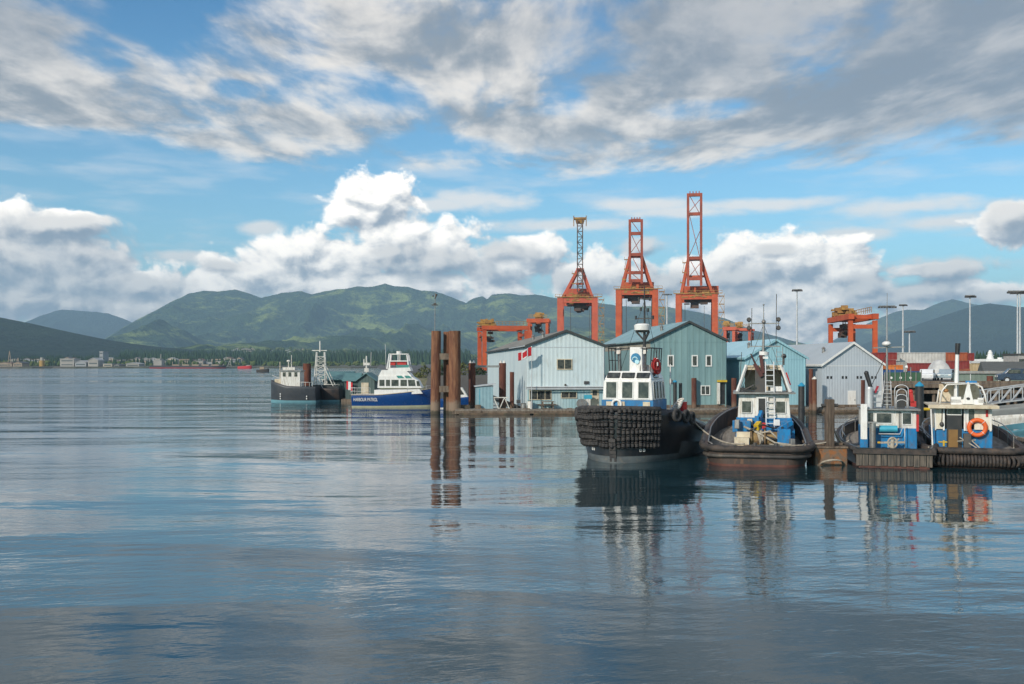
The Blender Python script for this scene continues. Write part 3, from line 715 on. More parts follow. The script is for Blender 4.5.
def adjust(root, done, fx, fz, skip=()):
    """fit the upper works of a tug to its hull"""
    for o in bpy.data.objects:
        p = o.parent
        if p is None or o.type != 'MESH': continue
        r = p if p.parent is None else p.parent
        if r is not root or o in done or o.name.split('.')[0] in skip: continue
        for v in o.data.vertices: v.co.x = fx(v.co.x); v.co.z = fz(v.co.z, o.name)
kids = lambda r: {o for o in bpy.data.objects if o.parent is r or (o.parent and o.parent.parent is r)}

# ---- tug 1: big black tug, bow towards us
GREYB = mat('grey_bottom_paint', (.13,.15,.155), .55, c2=(.08,.09,.095), sc=.8, amt=.9, stretch=(1,1,2), dirt=((.25,.21,.16), .45))
BLKH = mat('black_hull_paint', (.012,.013,.015), .32, c2=(.03,.03,.032), sc=.8, amt=.8, dirt=((.08,.06,.05), .35))
YAW1 = R(22); L1_, B1_ = 12.4, 3.05
bow = at(613, HZ, 50.2); ax1 = Vector((math.sin(YAW1), math.cos(YAW1), 0))
c1 = Vector((bow.x, 50.2, 0)) + ax1*(L1_/2)
T1 = thing('tugboat', 'big black tug with wall of rubber fendering round its bow and white wheelhouse', 'tugboat', tuple(c1), math.pi-YAW1)
zt1 = interp([(0, 1.3), (.25, 1.45), (.5, 1.95), (.72, 2.5), (.88, 2.72), (1, 2.80)])
zd1 = interp([(0, .8), (.4, .9), (.6, 1.4), (1, 1.95)])
fd1 = lambda t: plan(t, .58, .82); fw1 = lambda t: plan(t, .42, .74)*.93
st1 = stations(L1_, B1_, fd1, fw1, zt1, zd1, 30)
hull_mesh(st1, PROF, [GREYB, BLKH], .62, .16, parent=T1)
def outer(t, zf):
    """point and outward normal on the starboard shell of tug 1 at length share t and height share zf"""
    def pt(t):
        bd, bw = B1_*fd1(t), B1_*fw1(t); k = float(np.interp(zf, [.12, .38, .62, .86, 1], [.15, .5, .85, 1, 1]))
        return Vector((bw+(bd-bw)*k, -L1_/2+L1_*t, zf*zt1(t)))
    p = pt(t); q = pt(min(t+.004, .9999)) - pt(t-.004); nrm = Vector((q.y, -q.x, 0))
    nrm = nrm.normalized() if nrm.length > 1e-6 else Vector((0, 1, 0))
    return p, nrm
b = MB(); rows = 6
for row in range(rows):
    zf = .945-.124*row
    # walk along the waterline of this row at an even step
    ts = np.linspace(.60+.022*row, .9995, 500); pts = [outer(t, zf) for t in ts]; acc = 0; last = pts[-1][0]; sel = []
    for p, nr in reversed(pts):
        acc += (p-last).length; last = p
        if acc >= (.235 if row < 3 else .215): sel.append((p, nr)); acc = 0
    sel = [(outer(.9999, zf)[0], Vector((0, 1, 0)))]+sel
    for i, (p, nr) in enumerate(sel):
        for sg in ((1, -1) if i else (1,)):
            if sg < 0 and p.y < -L1_/2+L1_*(.872-.0*row): continue
            pp = Vector((p.x*sg, p.y, p.z)); nn = Vector((nr.x*sg, nr.y, 0)); an = math.atan2(nn.y, nn.x)-math.pi/2
            jit = random.uniform(-.02, .02); h = .315
            cz = pp+nn*(.10+jit*1.6)+Vector((0, 0, jit+.025*math.sin(i*.55+row))); r_ = random.uniform(.098, .122); hh = h/2*random.uniform(.88, 1.0); tl = Vector((nn.y, -nn.x, 0))*random.uniform(-.02, .02)
            b.cyl(cz-Vector((0, 0, hh))-nn*.03-tl, cz-Vector((0, 0, hh*.55))-tl*.5, r_*.72, r_, 8, caps=False); b.cyl(cz-Vector((0, 0, hh*.55))-tl*.5, cz+Vector((0, 0, hh*.55))+tl*.5, r_, r_, 8, caps=False); b.cyl(cz+Vector((0, 0, hh*.55))+tl*.5, cz+Vector((0, 0, hh))-nn*.03+tl, r_, r_*.7, 8)
b.build('bow_fender', RUBBER, T1)
b = MB()
for zf, r in ((.985, .15), (.83, .10)):
    ring = [outer(t, zf)[0]+outer(t, zf)[1]*.05 for t in np.linspace(.58, .9999, 26)]
    b.tube(ring+[Vector((-p.x, p.y, p.z)) for p in ring[::-1][1:] if p.y > -L1_/2+L1_*.868], r, 7)
b.build('fender_backing', RUBBER, T1)
b = MB()     # stem guard down to the water
for i in range(9): b.box((0, L1_/2+.10-.045*i, 1.15-.2*i), (.34, .22, .17))
b.build('stem_guard', RUBBER, T1)
for sg in (1, -1):
    b = MB(); b.tube([outer(t, .80)[0]*1+outer(t, .8)[1]*.06 if sg > 0 else Vector((-outer(t, .8)[0].x-outer(t, .8)[1].x*.06, outer(t, .8)[0].y, outer(t, .8)[0].z)) for t in np.linspace(.0, .55, 16)], .17, 8)
    b.build('rubbing_strake', RUBBER, T1)
b = MB(); b.cyl((-B1_*fd1(0), -L1_/2-.1, .95), (B1_*fd1(0), -L1_/2-.1, .95), .2, .2, 8); b.build('rubbing_strake', RUBBER, T1)
for t in (.80, .73, .665):
    p, nr = outer(t, .90); tyre(T1, p+nr*.16+Vector((0, 0, -.02)), .27, .10, nr)
for t in (.80, .73, .665):
    p, nr = outer(t, .90); tyre(T1, (-(p+nr*.16).x, (p+nr*.16).y, p.z), .27, .10, (-nr.x, nr.y, 0))
# draught marks
b = MB()
for t, zf, k in ((.93, .30, 1), (.93, .225, 1)):
    for sg in (1, -1):
        p, nr = outer(t-.0, zf); p = Vector((sg*(p.x*.985), p.y, p.z)); nr = Vector((sg*nr.x, nr.y, 0)); q = Vector((-nr.y, nr.x, 0))
        for s in (-1, 1):
            an = math.atan2(nr.y, nr.x)-math.pi/2
            for u, v, w_, h_ in ((0, .06, .09, .03), (0, -.06, .09, .03), (.045, 0, .03, .12), (-.045, 0, .03, .12)):
                b.box(p+nr*.03+q*(s*.11+u)+Vector((0, 0, v)), (w_, .02, h_), rz=an)
b.build('draught_mark', WHITE2, T1)
# wheelhouse: tapered block, origin under its middle
wy0 = L1_/2-2.7; ww, wl_ = 2.75, 3.0; z0, z1, z2 = 1.7, 4.18, 4.62; ZB = 3.08
b = MB()
for z, zz, i0, i1 in ((z0, ZB, 0, 0), ):
    b.box((0, wy0-wl_/2, (z+zz)/2), (ww+.06, wl_+.06, zz-z))
b.build('blue_band', BLUE, T1)
def taper_box(mb, x, y, z, X, Y_, Zt, fx=0., fy=0., ft=0.):
    """block from (x,y,z) half sizes; fx, fy shrink at the top"""
    vs = []
    for zz, k in ((z, 0), (Zt, 1)):
        for sx_, sy_ in ((-1, -1), (1, -1), (1, 1), (-1, 1)): vs.append((x+sx_*(X-fx*k), y+sy_*(Y_-fy*k)+ft*k, zz))
    mb.add(vs, [(3, 2, 1, 0), (4, 5, 6, 7), (0, 1, 5, 4), (1, 2, 6, 5), (2, 3, 7, 6), (3, 0, 4, 7)])
b = MB(); yc = wy0-wl_/2
taper_box(b, 0, yc, ZB, ww/2, wl_/2, z1, .09, .06); taper_box(b, 0, yc, z1, ww/2-.09, wl_/2-.06, z2, .16, .34)
wh = b.build('wheelhouse', WHITE2, T1, bev=.05)
def wpane(parent, c, w, h, rz=0, tilt=0, frame=None, name='window', glass=GLASS, fw=.05):
    b = MB(); pane(b, c, w, h, rz, tilt, .03); o = b.build(name, glass, parent, bev=.0)
    M = Matrix.Translation(c) @ Matrix.Rotation(rz, 4, 'Z') @ Matrix.Rotation(tilt, 4, 'X'); f = MB()
    q = [M @ Vector((sx_*(w/2+fw/2), 0, sz*(h/2+fw/2))) for sx_, sz in ((-1, -1), (1, -1), (1, 1), (-1, 1))]
    for i in range(4): f.bar(q[i], q[(i+1) % 4], .05, fw)
    f.build('frame', frame or BLACK, o); return o
for x in (-.88, 0, .88):
    wpane(T1, (x, wy0-.02, 3.62), .56, .84, 0, R(2.6), WHITE2)
    wpane(T1, (x*.92, wy0-.20, 4.40), .62, .30, 0, R(38), BLACK, fw=.03)
for sg in (1, -1):
    for y in (-.42, -1.05, -1.75, -2.4): wpane(T1, (sg*(ww/2-.02), wy0+y, 3.6), .36, .88, math.pi/2, -sg*R(4), WHITE2)
    wpane(T1, (sg*(ww/2-.155), wy0-1.2, 4.40), .9, .22, math.pi/2, -sg*R(21), BLACK, fw=.03)
b = MB()   # pale name boards and ring on the blue band (no writing can be made out)
for x in (-.95, .42, 1.05): b = MB(); b.box((x-.1, wy0+.05, 2.90), (.38, .04, .22)); b.build('fairlead_plate', CREAM, T1)
b = MB(); b.torus((.55, wy0+.12, 2.86), .24, .07, (0, 1, 0)); b.build('lifebuoy', WHITE2, T1)
# upper works: casing with emblem, mast, radar, rails, raft
b = MB(); b.box((-.30, wy0-1.0, 5.22), (.72, .8, 1.36), top=.94); cs = b.build('casing', WHITE2, T1, bev=.04)
b = MB(); b.cyl((-.30, wy0-.60, 5.32), (-.30, wy0-.565, 5.32), .26, .26, 26); em = b.build('emblem', mat('emblem_blue', (.01,.17,.33), .4), T1)
b = MB()
arc = [(-.30+.13*math.cos(a)+.03, wy0-.545, 5.25+.12*math.sin(a)) for a in np.linspace(-.4, 3.3, 12)]
b.tube(arc, .035, 5); b.cyl((-.38, wy0-.57, 5.12), (-.38, wy0-.55, 5.12), .12, .12, 14); b.build('wave_mark', mat('emblem_light', (.45,.72,.80), .4), em)
mx = -.62
b = MB(); b.cyl((mx, wy0-1.2, 4.6), (mx, wy0-1.2, 6.9), .10, .07, 8); b.cyl((mx, wy0-1.2, 6.8), (mx, wy0-1.2, 9.2), .055, .03, 8)
b.bar((mx-.5, wy0-1.2, 7.45), (mx+.5, wy0-1.2, 7.45), .06); b.bar((mx-.35, wy0-1.2, 8.5), (mx+.35, wy0-1.2, 8.5), .05); b.bar((mx-.25, wy0-1.2, 8.95), (mx+.25, wy0-1.2, 8.95), .04)
for x, z in ((-.47, 7.5), (.47, 7.5), (-.3, 8.5), (.3, 8.5), (-.2, 7.9), (.2, 7.95)): b.cyl((mx+x, wy0-1.2, z-.1), (mx+x, wy0-1.2, z+.1), .06)
b.build('mast', BLACK, T1)
b = MB(); b.cyl((mx+.1, wy0-1.1, 6.82), (mx+.1, wy0-1.1, 7.08), .42, .44, 20); b.ball((mx+.1, wy0-1.1, 7.08), .44, (1, 1, .25)); b.build('radar_dome', WHITE2, T1)
b = MB(); b.bar((mx-.28, wy0-1.1, 6.76), (mx+.46, wy0-1.1, 6.76), .12); b.bar((mx-.28, wy0-1.1, 6.76), (mx, wy0-1.2, 6.25), .1); b.bar((mx+.44, wy0-1.1, 6.76), (mx, wy0-1.2, 6.25), .1); b.build('radar_bracket', BLACK, T1)
for sg in (-1, 1):
    b = MB()
    for y in (-.5, -1.1, -1.7, -2.3, -2.8): b.cyl((sg*1.12, wy0+y, 4.6), (sg*1.12+sg*.06, wy0+y, 5.85), .028)
    b.tube([(sg*1.18, wy0-.45, 5.85), (sg*1.18, wy0-2.85, 5.85)], .035); b.tube([(sg*1.15, wy0-.5, 5.2), (sg*1.15, wy0-2.8, 5.2)], .025)
    b.tube([(sg*1.18, wy0-2.85, 5.85), (sg*.5, wy0-2.85, 5.9)], .03); b.bar((sg*1.1, wy0-.5, 4.6), (sg*.6, wy0-.55, 4.6), .03)
    for x in (.55, .85): b.cyl((sg*x, wy0-.6, 4.6), (sg*x, wy0-.7, 5.85), .024)
    b.tube([(sg*1.18, wy0-.6, 5.85), (sg*.5, wy0-.65, 5.85)], .03)
    b.build('top_railing', BLACK, T1)
    b = MB(); b.cyl((sg*.72, wy0-.9, 5.7), (sg*.72, wy0-.75, 5.72), .14, .19, 12); b.cyl((sg*.72, wy0-.95, 4.6), (sg*.72, wy0-.95, 5.7), .03); b.build('searchlight', STEEL, T1)
b = MB(); b.box((-.6, wy0-1.8, 4.78), (.7, .9, .34)); b.build('deck_locker', WHITE2, T1)
b = MB(); b.torus((-1.3, wy0-1.0, 4.95), .27, .09, (-1, .4, 0)); b.torus((-1.3, wy0-1.35, 4.75), .24, .09, (-1, .3, 0)); b.box((-1.28, wy0-1.1, 5.0), (.16, .36, .66)); b.build('life_ring', LIFE if False else RED, T1)
b = MB(); b.box((-1.38, wy0-1.05, 5.0), (.05, .2, .2)); b.box((-1.38, wy0-1.05, 5.3), (.05, .3, .05)); b.build('rescue_bag', WHITE2, T1)
b = MB()
for x in (-1.1, 1.1): b.tube([(mx, wy0-1.2, 8.4), (x, wy0-2.7, 4.7)], .014, 4)
b.build('rigging', BLACK, T1)
# side deck gear
b = MB(); b.cyl((-2.2, -.2, 2.1), (-2.2, -.2, 2.9), .2, .2); b.build('red_bollard', RED, T1)
b = MB()
for k in range(5): b.torus((-1.95-.06*k, .5, 2.62+.10*k), .26-.02*k, .045, (.3, .4, 1), 14, 5)
b.build('coiled_line', WHITE, T1)
b = MB(); b.cyl((-1.55, .2, 1.6), (-1.55, .2, 5.0), .03); b.build('antenna', WHITE2, T1)
b = MB(); b.cyl((0, -2.6, .9), (0, -2.6, 1.5), .35); b.cyl((-.7, -2.6, 1.4), (.7, -2.6, 1.4), .32, .32, 14); b.build('towing_winch', DARK, T1)
b = MB(); b.box((0, wy0-wl_-1.2, 1.5), (2.2, 2.3, 1.5)); b.build('engine_casing', BLUE, T1)
b = MB(); b.box((-B1_*fd1(.08)+.03, -L1_/2+1.0, 1.25), (.14, .55, .8)); b.build('pale_bulwark_plate', CREAM, T1)

# ---- tug 2: ladder tug seen from astern
def world(root, p):
    c, s = math.cos(root.rotation_euler.z), math.sin(root.rotation_euler.z); return Vector((root.location.x+c*p[0]-s*p[1], root.location.y+s*p[0]+c*p[1], root.location.z+p[2]))
DBRN = mat('rusty_hull_paint', (.075,.05,.04), .7, c2=(.035,.03,.028), sc=1., amt=.9, stretch=(1,1,.4), dirt=((.22,.11,.06), .6))
BLKR = mat('scuffed_black_bulwark', (.035,.033,.032), .6, c2=(.09,.08,.07), sc=1.5, amt=.8, dirt=((.19,.14,.10), .5))
ANTI = mat('antifouling_brown', (.13,.05,.035), .75, c2=(.07,.03,.025), amt=.8)
YAW2 = R(-13); L2, B2_ = 11.5, 2.62
st = at(757, HZ, 48.4); a2 = Vector((math.sin(-YAW2), math.cos(YAW2), 0)); c2_ = Vector((st.x, 48.4, 0))+a2*(L2/2)
T2 = thing('tugboat', 'weathered tug seen from astern with a long ladder up its mast and blue deckhouse', 'tugboat', tuple(c2_), YAW2)
zt2 = interp([(0, .92), (.1, 1.0), (.3, 1.2), (.6, 1.6), (1, 2.6)]); zd2 = interp([(0, .62), (.5, .75), (1, 1.6)])
fd2 = lambda t: plan_round(t, .45, .60); fw2 = lambda t: plan_round(t, .35, .52)*.88
hull_mesh(stations(L2, B2_, fd2, fw2, zt2, zd2), PROF, [ANTI, DBRN], .14, .22, parent=T2)
for sg in (1, -1):
    b = MB(); b.tube([(sg*(B2_*fd2(t)+.03), -L2/2+L2*t, zt2(t)-.12) for t in np.linspace(0, .97, 22)], .16, 8); b.build('rail_fender', BLKR, T2)
b = MB(); b.tube(stern_line(L2, B2_, fd2, .06, lambda t: zt2(t)-.06), .16, 8); b.build('stern_fender', RUBBER2, T2)
b = MB(); b.tube(stern_line(L2, B2_*.97, fd2, .02, lambda t: .50), .10, 8); b.build('rubbing_strake', BLKR, T2)
for sg in (1, -1):
    b = MB(); b.tube([(sg*(B2_*fd2(t)-.25), -L2/2+L2*t, zt2(t)+.08) for t in np.linspace(.05, .9, 14)], .035, 5)
    b.build('grab_rail', STEEL, T2)
# deckhouse
base2 = kids(T2)
hy = -1.35        # aft face
b = MB(); b.box((.05, hy-.42, 1.12), (3.5, .9, 1.0)); b.box((-1.35, hy-.6, 1.75), (1.1, .8, .6)); b.box((0, hy-.03, 2.0), (3.35, .12, .42)); b.box((1.35, hy-.5, 1.6), (.75, .8, .9)); b.box((.05, hy+2.4, 1.25), (3.4, 4.8, 1.3)); b.build('lower_deckhouse', BLUE, T2, bev=.03)
b = MB(); taper_box(b, 0, hy+2.0, 1.85, 1.62, 2.0, 3.62, .12, .05); up = b.build('deckhouse', WHITE, T2, bev=.03)
for x in (-1.05, 1.0): wpane(T2, (x, hy-.02, 2.85), .55, .68, 0, R(-1.5), WHITE)
b = MB(); b.box((-.1, hy-.03, 2.62), (.72, .05, 1.7)); dd = b.build('door', WHITE2, T2); b = MB(); b.box((-.1, hy-.065, 2.75), (.46, .04, 1.25)); b.build('door_opening', BLACK, dd)
b = MB(); b.box((0, hy+1.9, 3.70), (3.75, 4.5, .10)); b.build('boat_deck', STEEL, T2)
# upper wheelhouse: raked white side wings open aft
for sg in (-1, 1):
    b = MB(); b.ext([(hy+.3, 3.76), (hy+2.9, 3.76), (hy+2.5, 5.25), (hy+.75, 5.25)], lambda u, v, k: (sg*(1.5+k)-sg*(v-3.7)*.30, u, v), 0, .14); b.build('side_wing', WHITE2, T2)
    b = MB(); b.bar((sg*1.62, hy+.25, 3.76), (sg*1.05, hy+.75, 5.4), .16, .12); b.build('corner_post', WHITE2, T2)
b = MB(); b.box((0, hy+1.75, 5.32), (2.15, 2.1, .12)); b.box((0, hy+.78, 5.2), (2.1, .06, .2)); b.build('roof', CREAM, T2)
b = MB(); b.box((0, hy+2.3, 4.5), (2.3, .08, 1.45)); b.build('wheelhouse_wall', CREAM, T2)
b = MB(); b.box((-.22, hy+.55, 4.45), (.62, .5, 1.5)); b.build('mast_casing', DARK, T2)
b = MB(); b.box((.75, hy+.4, 3.95), (.7, .5, .3)); b.build('deck_box', WHITE2, T2)
b = MB(); b.box((-1.1, hy+.2, 3.9), (.5, .4, .22), rz=.4); b.bar((-1.5, hy, 3.75), (-.6, hy, 4.2), .07); b.build('folded_gear', DARK, T2)
b = MB()
for x in (.12, .62): b.bar((x, hy-.55, 1.0), (x-.02, hy+.35, 5.6), .06)
for i in range(14): z = 1.25+.32*i; y = hy-.55+(z-1)/4.6*.9; b.bar((.12, y, z), (.62, y, z), .05)
b.build('ladder', ALU, T2)
b = MB(); b.cyl((-.05, hy+.45, 3.7), (0, hy+.6, 8.2), .13, .06, 10); b.cyl((0, hy+.6, 8.1), (0, hy+.6, 9.1), .03, .02)
b.bar((-.95, hy+.6, 7.95), (.95, hy+.6, 7.95), .07); b.bar((-.95, hy+.6, 6.55), (1.0, hy+.6, 6.55), .06); b.ball((0, hy+.55, 8.05), .13); b.ball((0, hy+.6, 9.1), .06)
b.build('mast', STEEL, T2)
b = MB(); b.cyl((.75, hy+.6, 6.5), (.78, hy+.6, 9.75), .022); b.cyl((-.75, hy+.6, 6.5), (-.72, hy+.6, 8.9), .022); b.cyl((-1.5, hy+.5, 3.7), (-1.35, hy+.5, 6.2), .02); b.build('whip_antenna', DARK, T2)
for sg in (-1, 1):
    for z in (8.2, 7.68): b = MB(); b.cyl((sg*.9, hy+.45, z), (sg*.9, hy+.72, z), .10, .15, 10); b.cyl((sg*.9, hy+.6, z), (sg*.9, hy+.6, 7.95), .02); b.build('floodlight', DARK, T2)
b = MB(); b.tube([(.75, hy+.65, 5.35), (.78, hy+.65, 6.4)], .02); b.tube([(1.15, hy+.65, 5.3), (1.15, hy+.65, 6.5)], .02)
for z in (5.6, 5.9, 6.2): b.bar((.76, hy+.65, z), (1.15, hy+.65, z), .03)
b.build('roof_ladder', STEEL, T2)
b = MB(); b.box((-.35, hy+.25, 5.1), (.22, .2, .9), ry=R(-30)); b.cyl((-.3, hy+.4, 5.0), (-.8, hy+.4, 6.1), .09, .04); b.bar((-.05, hy+.3, 4.9), (-.2, hy+.3, 6.0), .2); b.build('exhaust', mat('sooty_red', (.05,.02,.018), .7, c2=(.10,.03,.025), amt=.9), T2)
b = MB(); b.cyl((0, hy+.5, 6.0), (.02, hy+.5, 6.22), .3, .3, 12); b.box((.0, hy+.4, 5.85), (.5, .3, .14)); b.build('radar', WHITE2, T2)
b = MB(); b.box((1.48, hy+.9, 4.55), (.12, .5, .8), ry=R(-18)); b.build('life_vest_rack', RED, T2)
b = MB(); b.cyl((1.25, hy+1.2, 5.4), (1.25, hy+1.2, 5.9), .05); b.ball((1.25, hy+1.2, 5.95), .16); b.build('horn', DARK, T2)
# winch with coiled hawser
b = MB(); b.cyl((-.75, hy-1.6, 1.15), (.75, hy-1.6, 1.15), .38, .38, 16)
for x in (-.78, 0, .78): b.cyl((x-.04, hy-1.6, 1.15), (x+.04, hy-1.6, 1.15), .55, .55, 18)
b.build('winch', mat('winch_brown', (.10,.06,.035), .8, c2=(.30,.20,.08), sc=4, amt=.9), T2)
b = MB()
for x in (-.8, .8): b.bar((x, hy-2.1, .65), (x, hy-1.6, 1.5), .1); b.bar((x, hy-1.1, .65), (x, hy-1.6, 1.5), .1)
b.bar((.8, hy-2.2, .7), (.95, hy-1.9, 1.6), .16); b.bar((-.5, hy-1.9, 1.75), (-.3, hy-1.5, 1.95), .3); b.build('winch_frame', YELLOW, T2)
b = MB(); b.tube([(-1.2, hy-1.3, 1.75), (-.3, hy-2.0, 1.45), (.6, hy-2.1, 1.0), (1.5, hy-2.6, .95)], .06, 6); b.tube([(-1.0, hy-1.6, 1.3), (.3, hy-2.1, 1.6), (1.2, hy-2.0, .8)], .05, 6); b.build('hawser', ROPE, T2)
b = MB(); b.box((-1.35, hy-2.3, 1.0), (.85, .6, .55)); b.box((-1.25, hy-1.85, 1.3), (.8, .4, .45)); b.build('pale_locker', CREAM, T2)
b = MB(); b.box((1.1, hy-1.75, 1.15), (.75, .9, 1.1)); b.bar((.8, hy-1.4, 1.6), (1.6, hy-1.1, 2.0), .25); b.box((.25, hy-.95, 1.45), (.5, .3, .5)); b.build('pump_housing', BLUE, T2)
b = MB(); b.bar((-.55, hy-1.0, 1.5), (-.15, hy-.3, 2.6), .22); b.box((-.45, hy-.7, 1.9), (.25, .3, .9)); b.build('davit', BLUE, T2)
for (x, y, z, sx_, sy_, sz, m_, nm) in ((-1.0, hy-2.75, .78, .5, .35, .3, WOOD, 'fish_box'), (.35, hy-2.5, .8, .6, .3, .25, BLACK, 'hose_box'), (1.55, hy-2.4, .95, .3, .4, .6, STEEL, 'air_vent'), (-1.6, hy-1.3, 1.9, .3, .3, .5, STEEL, 'air_vent'), (.75, hy-.45, 1.95, .4, .2, .35, WHITE2, 'control_box'), (-.85, hy-.35, 1.95, .35, .2, .4, CREAM, 'control_box')):
    b = MB(); b.box((x, y, z), (sx_, sy_, sz), rz=.2*x, top=.9); b.build(nm, m_, T2, bev=.03)
b = MB()
for k in range(7): b.torus((-.25+.1*math.sin(k*2), hy-1.6, 1.15+.02*k), .42+.02*math.sin(k*3), .045, (1, .1*math.sin(k), .06*k), 18, 5)
for k in range(4): b.torus((1.2, -L2/2+1.4, .72+.06*k), .28-.03*k, .04, (.05*k, .1, 1), 16, 5)
b.build('coiled_rope', ROPE, T2)
b = MB(); b.tube([(-.9, hy-2.0, 1.6), (-.1, hy-1.8, 1.9), (.5, hy-1.2, 1.7), (1.1, hy-1.5, 1.75)], .05, 6); b.tube([(-.3, hy-2.2, .8), (.1, hy-2.0, 1.3), (.9, hy-2.1, 1.1)], .07, 6); b.build('black_hose', BLACK, T2)
b = MB(); b.box((-.02, hy-.7, 1.72), (.22, .15, .45)); b.build('fire_extinguisher', RED, T2)
b = MB(); b.cyl((-.6, -L2/2+.8, .62), (-.6, -L2/2+.8, 1.1), .12); b.cyl((.6, -L2/2+.8, .62), (.6, -L2/2+.8, 1.1), .12); b.bar((-.8, -L2/2+.8, .95), (.8, -L2/2+.8, .95), .14); b.build('towing_bitts', DARK, T2)

b = MB()
for x in (-1.45, 1.45):
    b.tube([(0, hy+.6, 7.9), (x*.55, hy+1.2, 5.8), (x, hy+2.2, 3.8)], .016, 4); b.tube([(0, hy+.6, 6.5), (x, hy-.1, 3.8)], .014, 4)
b.tube([(0, hy+.6, 8.0), (0, hy+5.5, 2.6)], .016, 4); b.tube([(-.9, hy+.6, 7.95), (-.75, hy+.6, 6.55)], .014, 4)
b.build('rigging', DARK, T2)
adjust(T2, base2, lambda x: .85*x+.42, lambda z, n: z if z < 1.9 else 1.9+(z-1.9)*.87)

# ---- tug 3: boxy blue and white tug, silver exhaust
YAW3 = R(-15); L3, B3_ = 9.5, 2.05
c3 = at(894, HZ, 47.9); c3 = Vector((c3.x, 47.9, 0))+Vector((math.sin(-YAW3), math.cos(YAW3), 0))*(L3/2)
T3 = thing('tugboat', 'small boxy blue and white tug with a silver exhaust stack and a black transom', 'tugboat', tuple(c3), YAW3)
zt3 = interp([(0, .95), (.5, 1.2), (1, 1.9)]); zd3 = interp([(0, .7), (.5, .78), (1, 1.3)])
fd3 = lambda t: plan(t, .5, .84)*(1.12 if t > .3 else 1+.12*t/.3); fw3 = lambda t: plan(t, .4, .84)*.92
hull_mesh(stations(L3, B3_, fd3, fw3, zt3, zd3), PROF, [ANTI, BLKH], .10, .16, parent=T3)
for sg in (1, -1):
    b = MB(); b.tube([(sg*(B3_*fd3(t)+.02), -L3/2+L3*t, zt3(t)-.08) for t in np.linspace(0, .97, 20)], .12, 8); b.build('rail_fender', RUBBER, T3)
    b = MB(); b.tube([(sg*(B3_*fd3(t)-.22), -L3/2+L3*t, zt3(t)+.22) for t in np.linspace(.25, .9, 12)], .03, 5)
    for t in (.3, .5, .7, .88): b.cyl((sg*(B3_*fd3(t)-.22), -L3/2+L3*t, zd3(t)), (sg*(B3_*fd3(t)-.22), -L3/2+L3*t, zt3(t)+.22), .025)
    b.build('side_rail', STEEL, T3)
b = MB(); b.box((0, -L3/2-.05, .78), (3.75, .22, .22)); b.build('stern_fender', RUBBER2, T3)
b = MB()
for i in range(12): b.box((-1.6+.29*i, -L3/2-.03, .36), (.25, .07, .55+.04*math.sin(i*3)))
b.build('transom_planks', mat('scraped_transom', (.035,.033,.03), .7, c2=(.14,.115,.09), sc=2.5, amt=.9, stretch=(3,1,.3), dirt=((.26,.21,.16), .45)), T3)
base3 = kids(T3); ha = -L3/2+1.15      # aft face
b = MB(); b.box((-.05, ha+1.7, 1.35), (3.3, 3.4, 1.35)); low = b.build('lower_deckhouse', BLUE, T3, bev=.03)
b = MB(); b.box((-.05, ha+1.72, 2.52), (3.24, 3.36, 1.02)); up = b.build('deckhouse', WHITE, T3, bev=.03)
b = MB(); b.box((-.0, ha+1.65, 3.10), (3.55, 3.8, .09)); b.build('roof', STEEL, T3)
wpane(T3, (.98, ha+.02, 2.58), .52, .62, 0, 0, WHITE2); wpane(T3, (-.42, ha+.02, 2.60), .92, .55, 0, 0, WHITE2); wpane(T3, (-1.25, ha+.02, 2.60), .34, .60, 0, 0, WHITE2)
for x in (.52, .62): b = MB(); b.box((x-.02, ha-.01, 2.5), (.025, .04, .95)); b.build('door_gap', BLACK, up)
wpane(T3, (-1.69, ha+1.2, 2.6), .9, .55, math.pi/2, 0, WHITE2); wpane(T3, (1.59, ha+1.2, 2.6), .9, .55, math.pi/2, 0, WHITE2)
b = MB(); b.box((1.62, ha-.05, 2.35), (.14, .1, .95)); b.build('red_locker', RED, T3)
b = MB(); b.cyl((-1.32, ha+.25, 3.15), (-1.32, ha+.25, 4.62), .28, .27, 14); b.cyl((-1.32, ha+.25, 4.62), (-1.32, ha+.25, 4.75), .20, .18, 14); b.build('exhaust_stack', ALU, T3)
b = MB(); b.cyl((-1.22, ha+.25, 4.7), (-1.50, ha+.25, 5.75), .13, .15, 10); b.ball((-1.50, ha+.25, 5.78), .16); b.build('exhaust_pipe', BLACK, T3)
b = MB(); b.box((-1.72, ha-.35, 2.45), (.40, .14, 2.1)); b.build('white_panel', WHITE2, T3)
b = MB(); b.box((-1.72, ha-.33, 1.05), (.48, .14, .95)); b.build('blue_panel', BLUE, T3)
b = MB(); b.cyl((-1.2, ha-.6, .7), (-1.2, ha-.6, 2.35), .20, .20, 12); b.box((-1.2, ha-.6, 2.38), (.55, .4, .08)); b.build('capped_post', STEEL, T3)
b = MB(); b.cyl((-.75, ha-.25, 2.0), (.35, ha-.25, 2.0), .20, .20, 14); b.build('blue_tank', CYAN, T3)
b = MB(); b.tube([(-.8, ha-.35, 1.72), (.5, ha-.35, 1.72), (.75, ha-.35, 2.3)], .03); b.tube([(.8, ha-.35, .8), (.8, ha-.35, 2.3)], .03); b.build('grab_rail', ALU, T3)
b = MB(); b.cyl((-.0, ha-.7, .7), (-.0, ha-.7, 1.45), .14, .12); b.bar((-.75, ha-.7, 1.25), (.75, ha-.7, 1.30), .10); b.bar((-.3, ha-.7, 1.0), (.4, ha-.7, 1.5), .08); b.torus((0, ha-.72, 1.25), .28, .06, (0, 1, 0)); b.build('mooring_bitts', ROPE, T3)
b = MB(); b.box((-.55, ha-.68, .85), (.5, .2, .14)); b.box((-.75, ha-.6, 1.25), (.3, .1, .1)); b.build('yellow_cleat', YELLOW, T3)
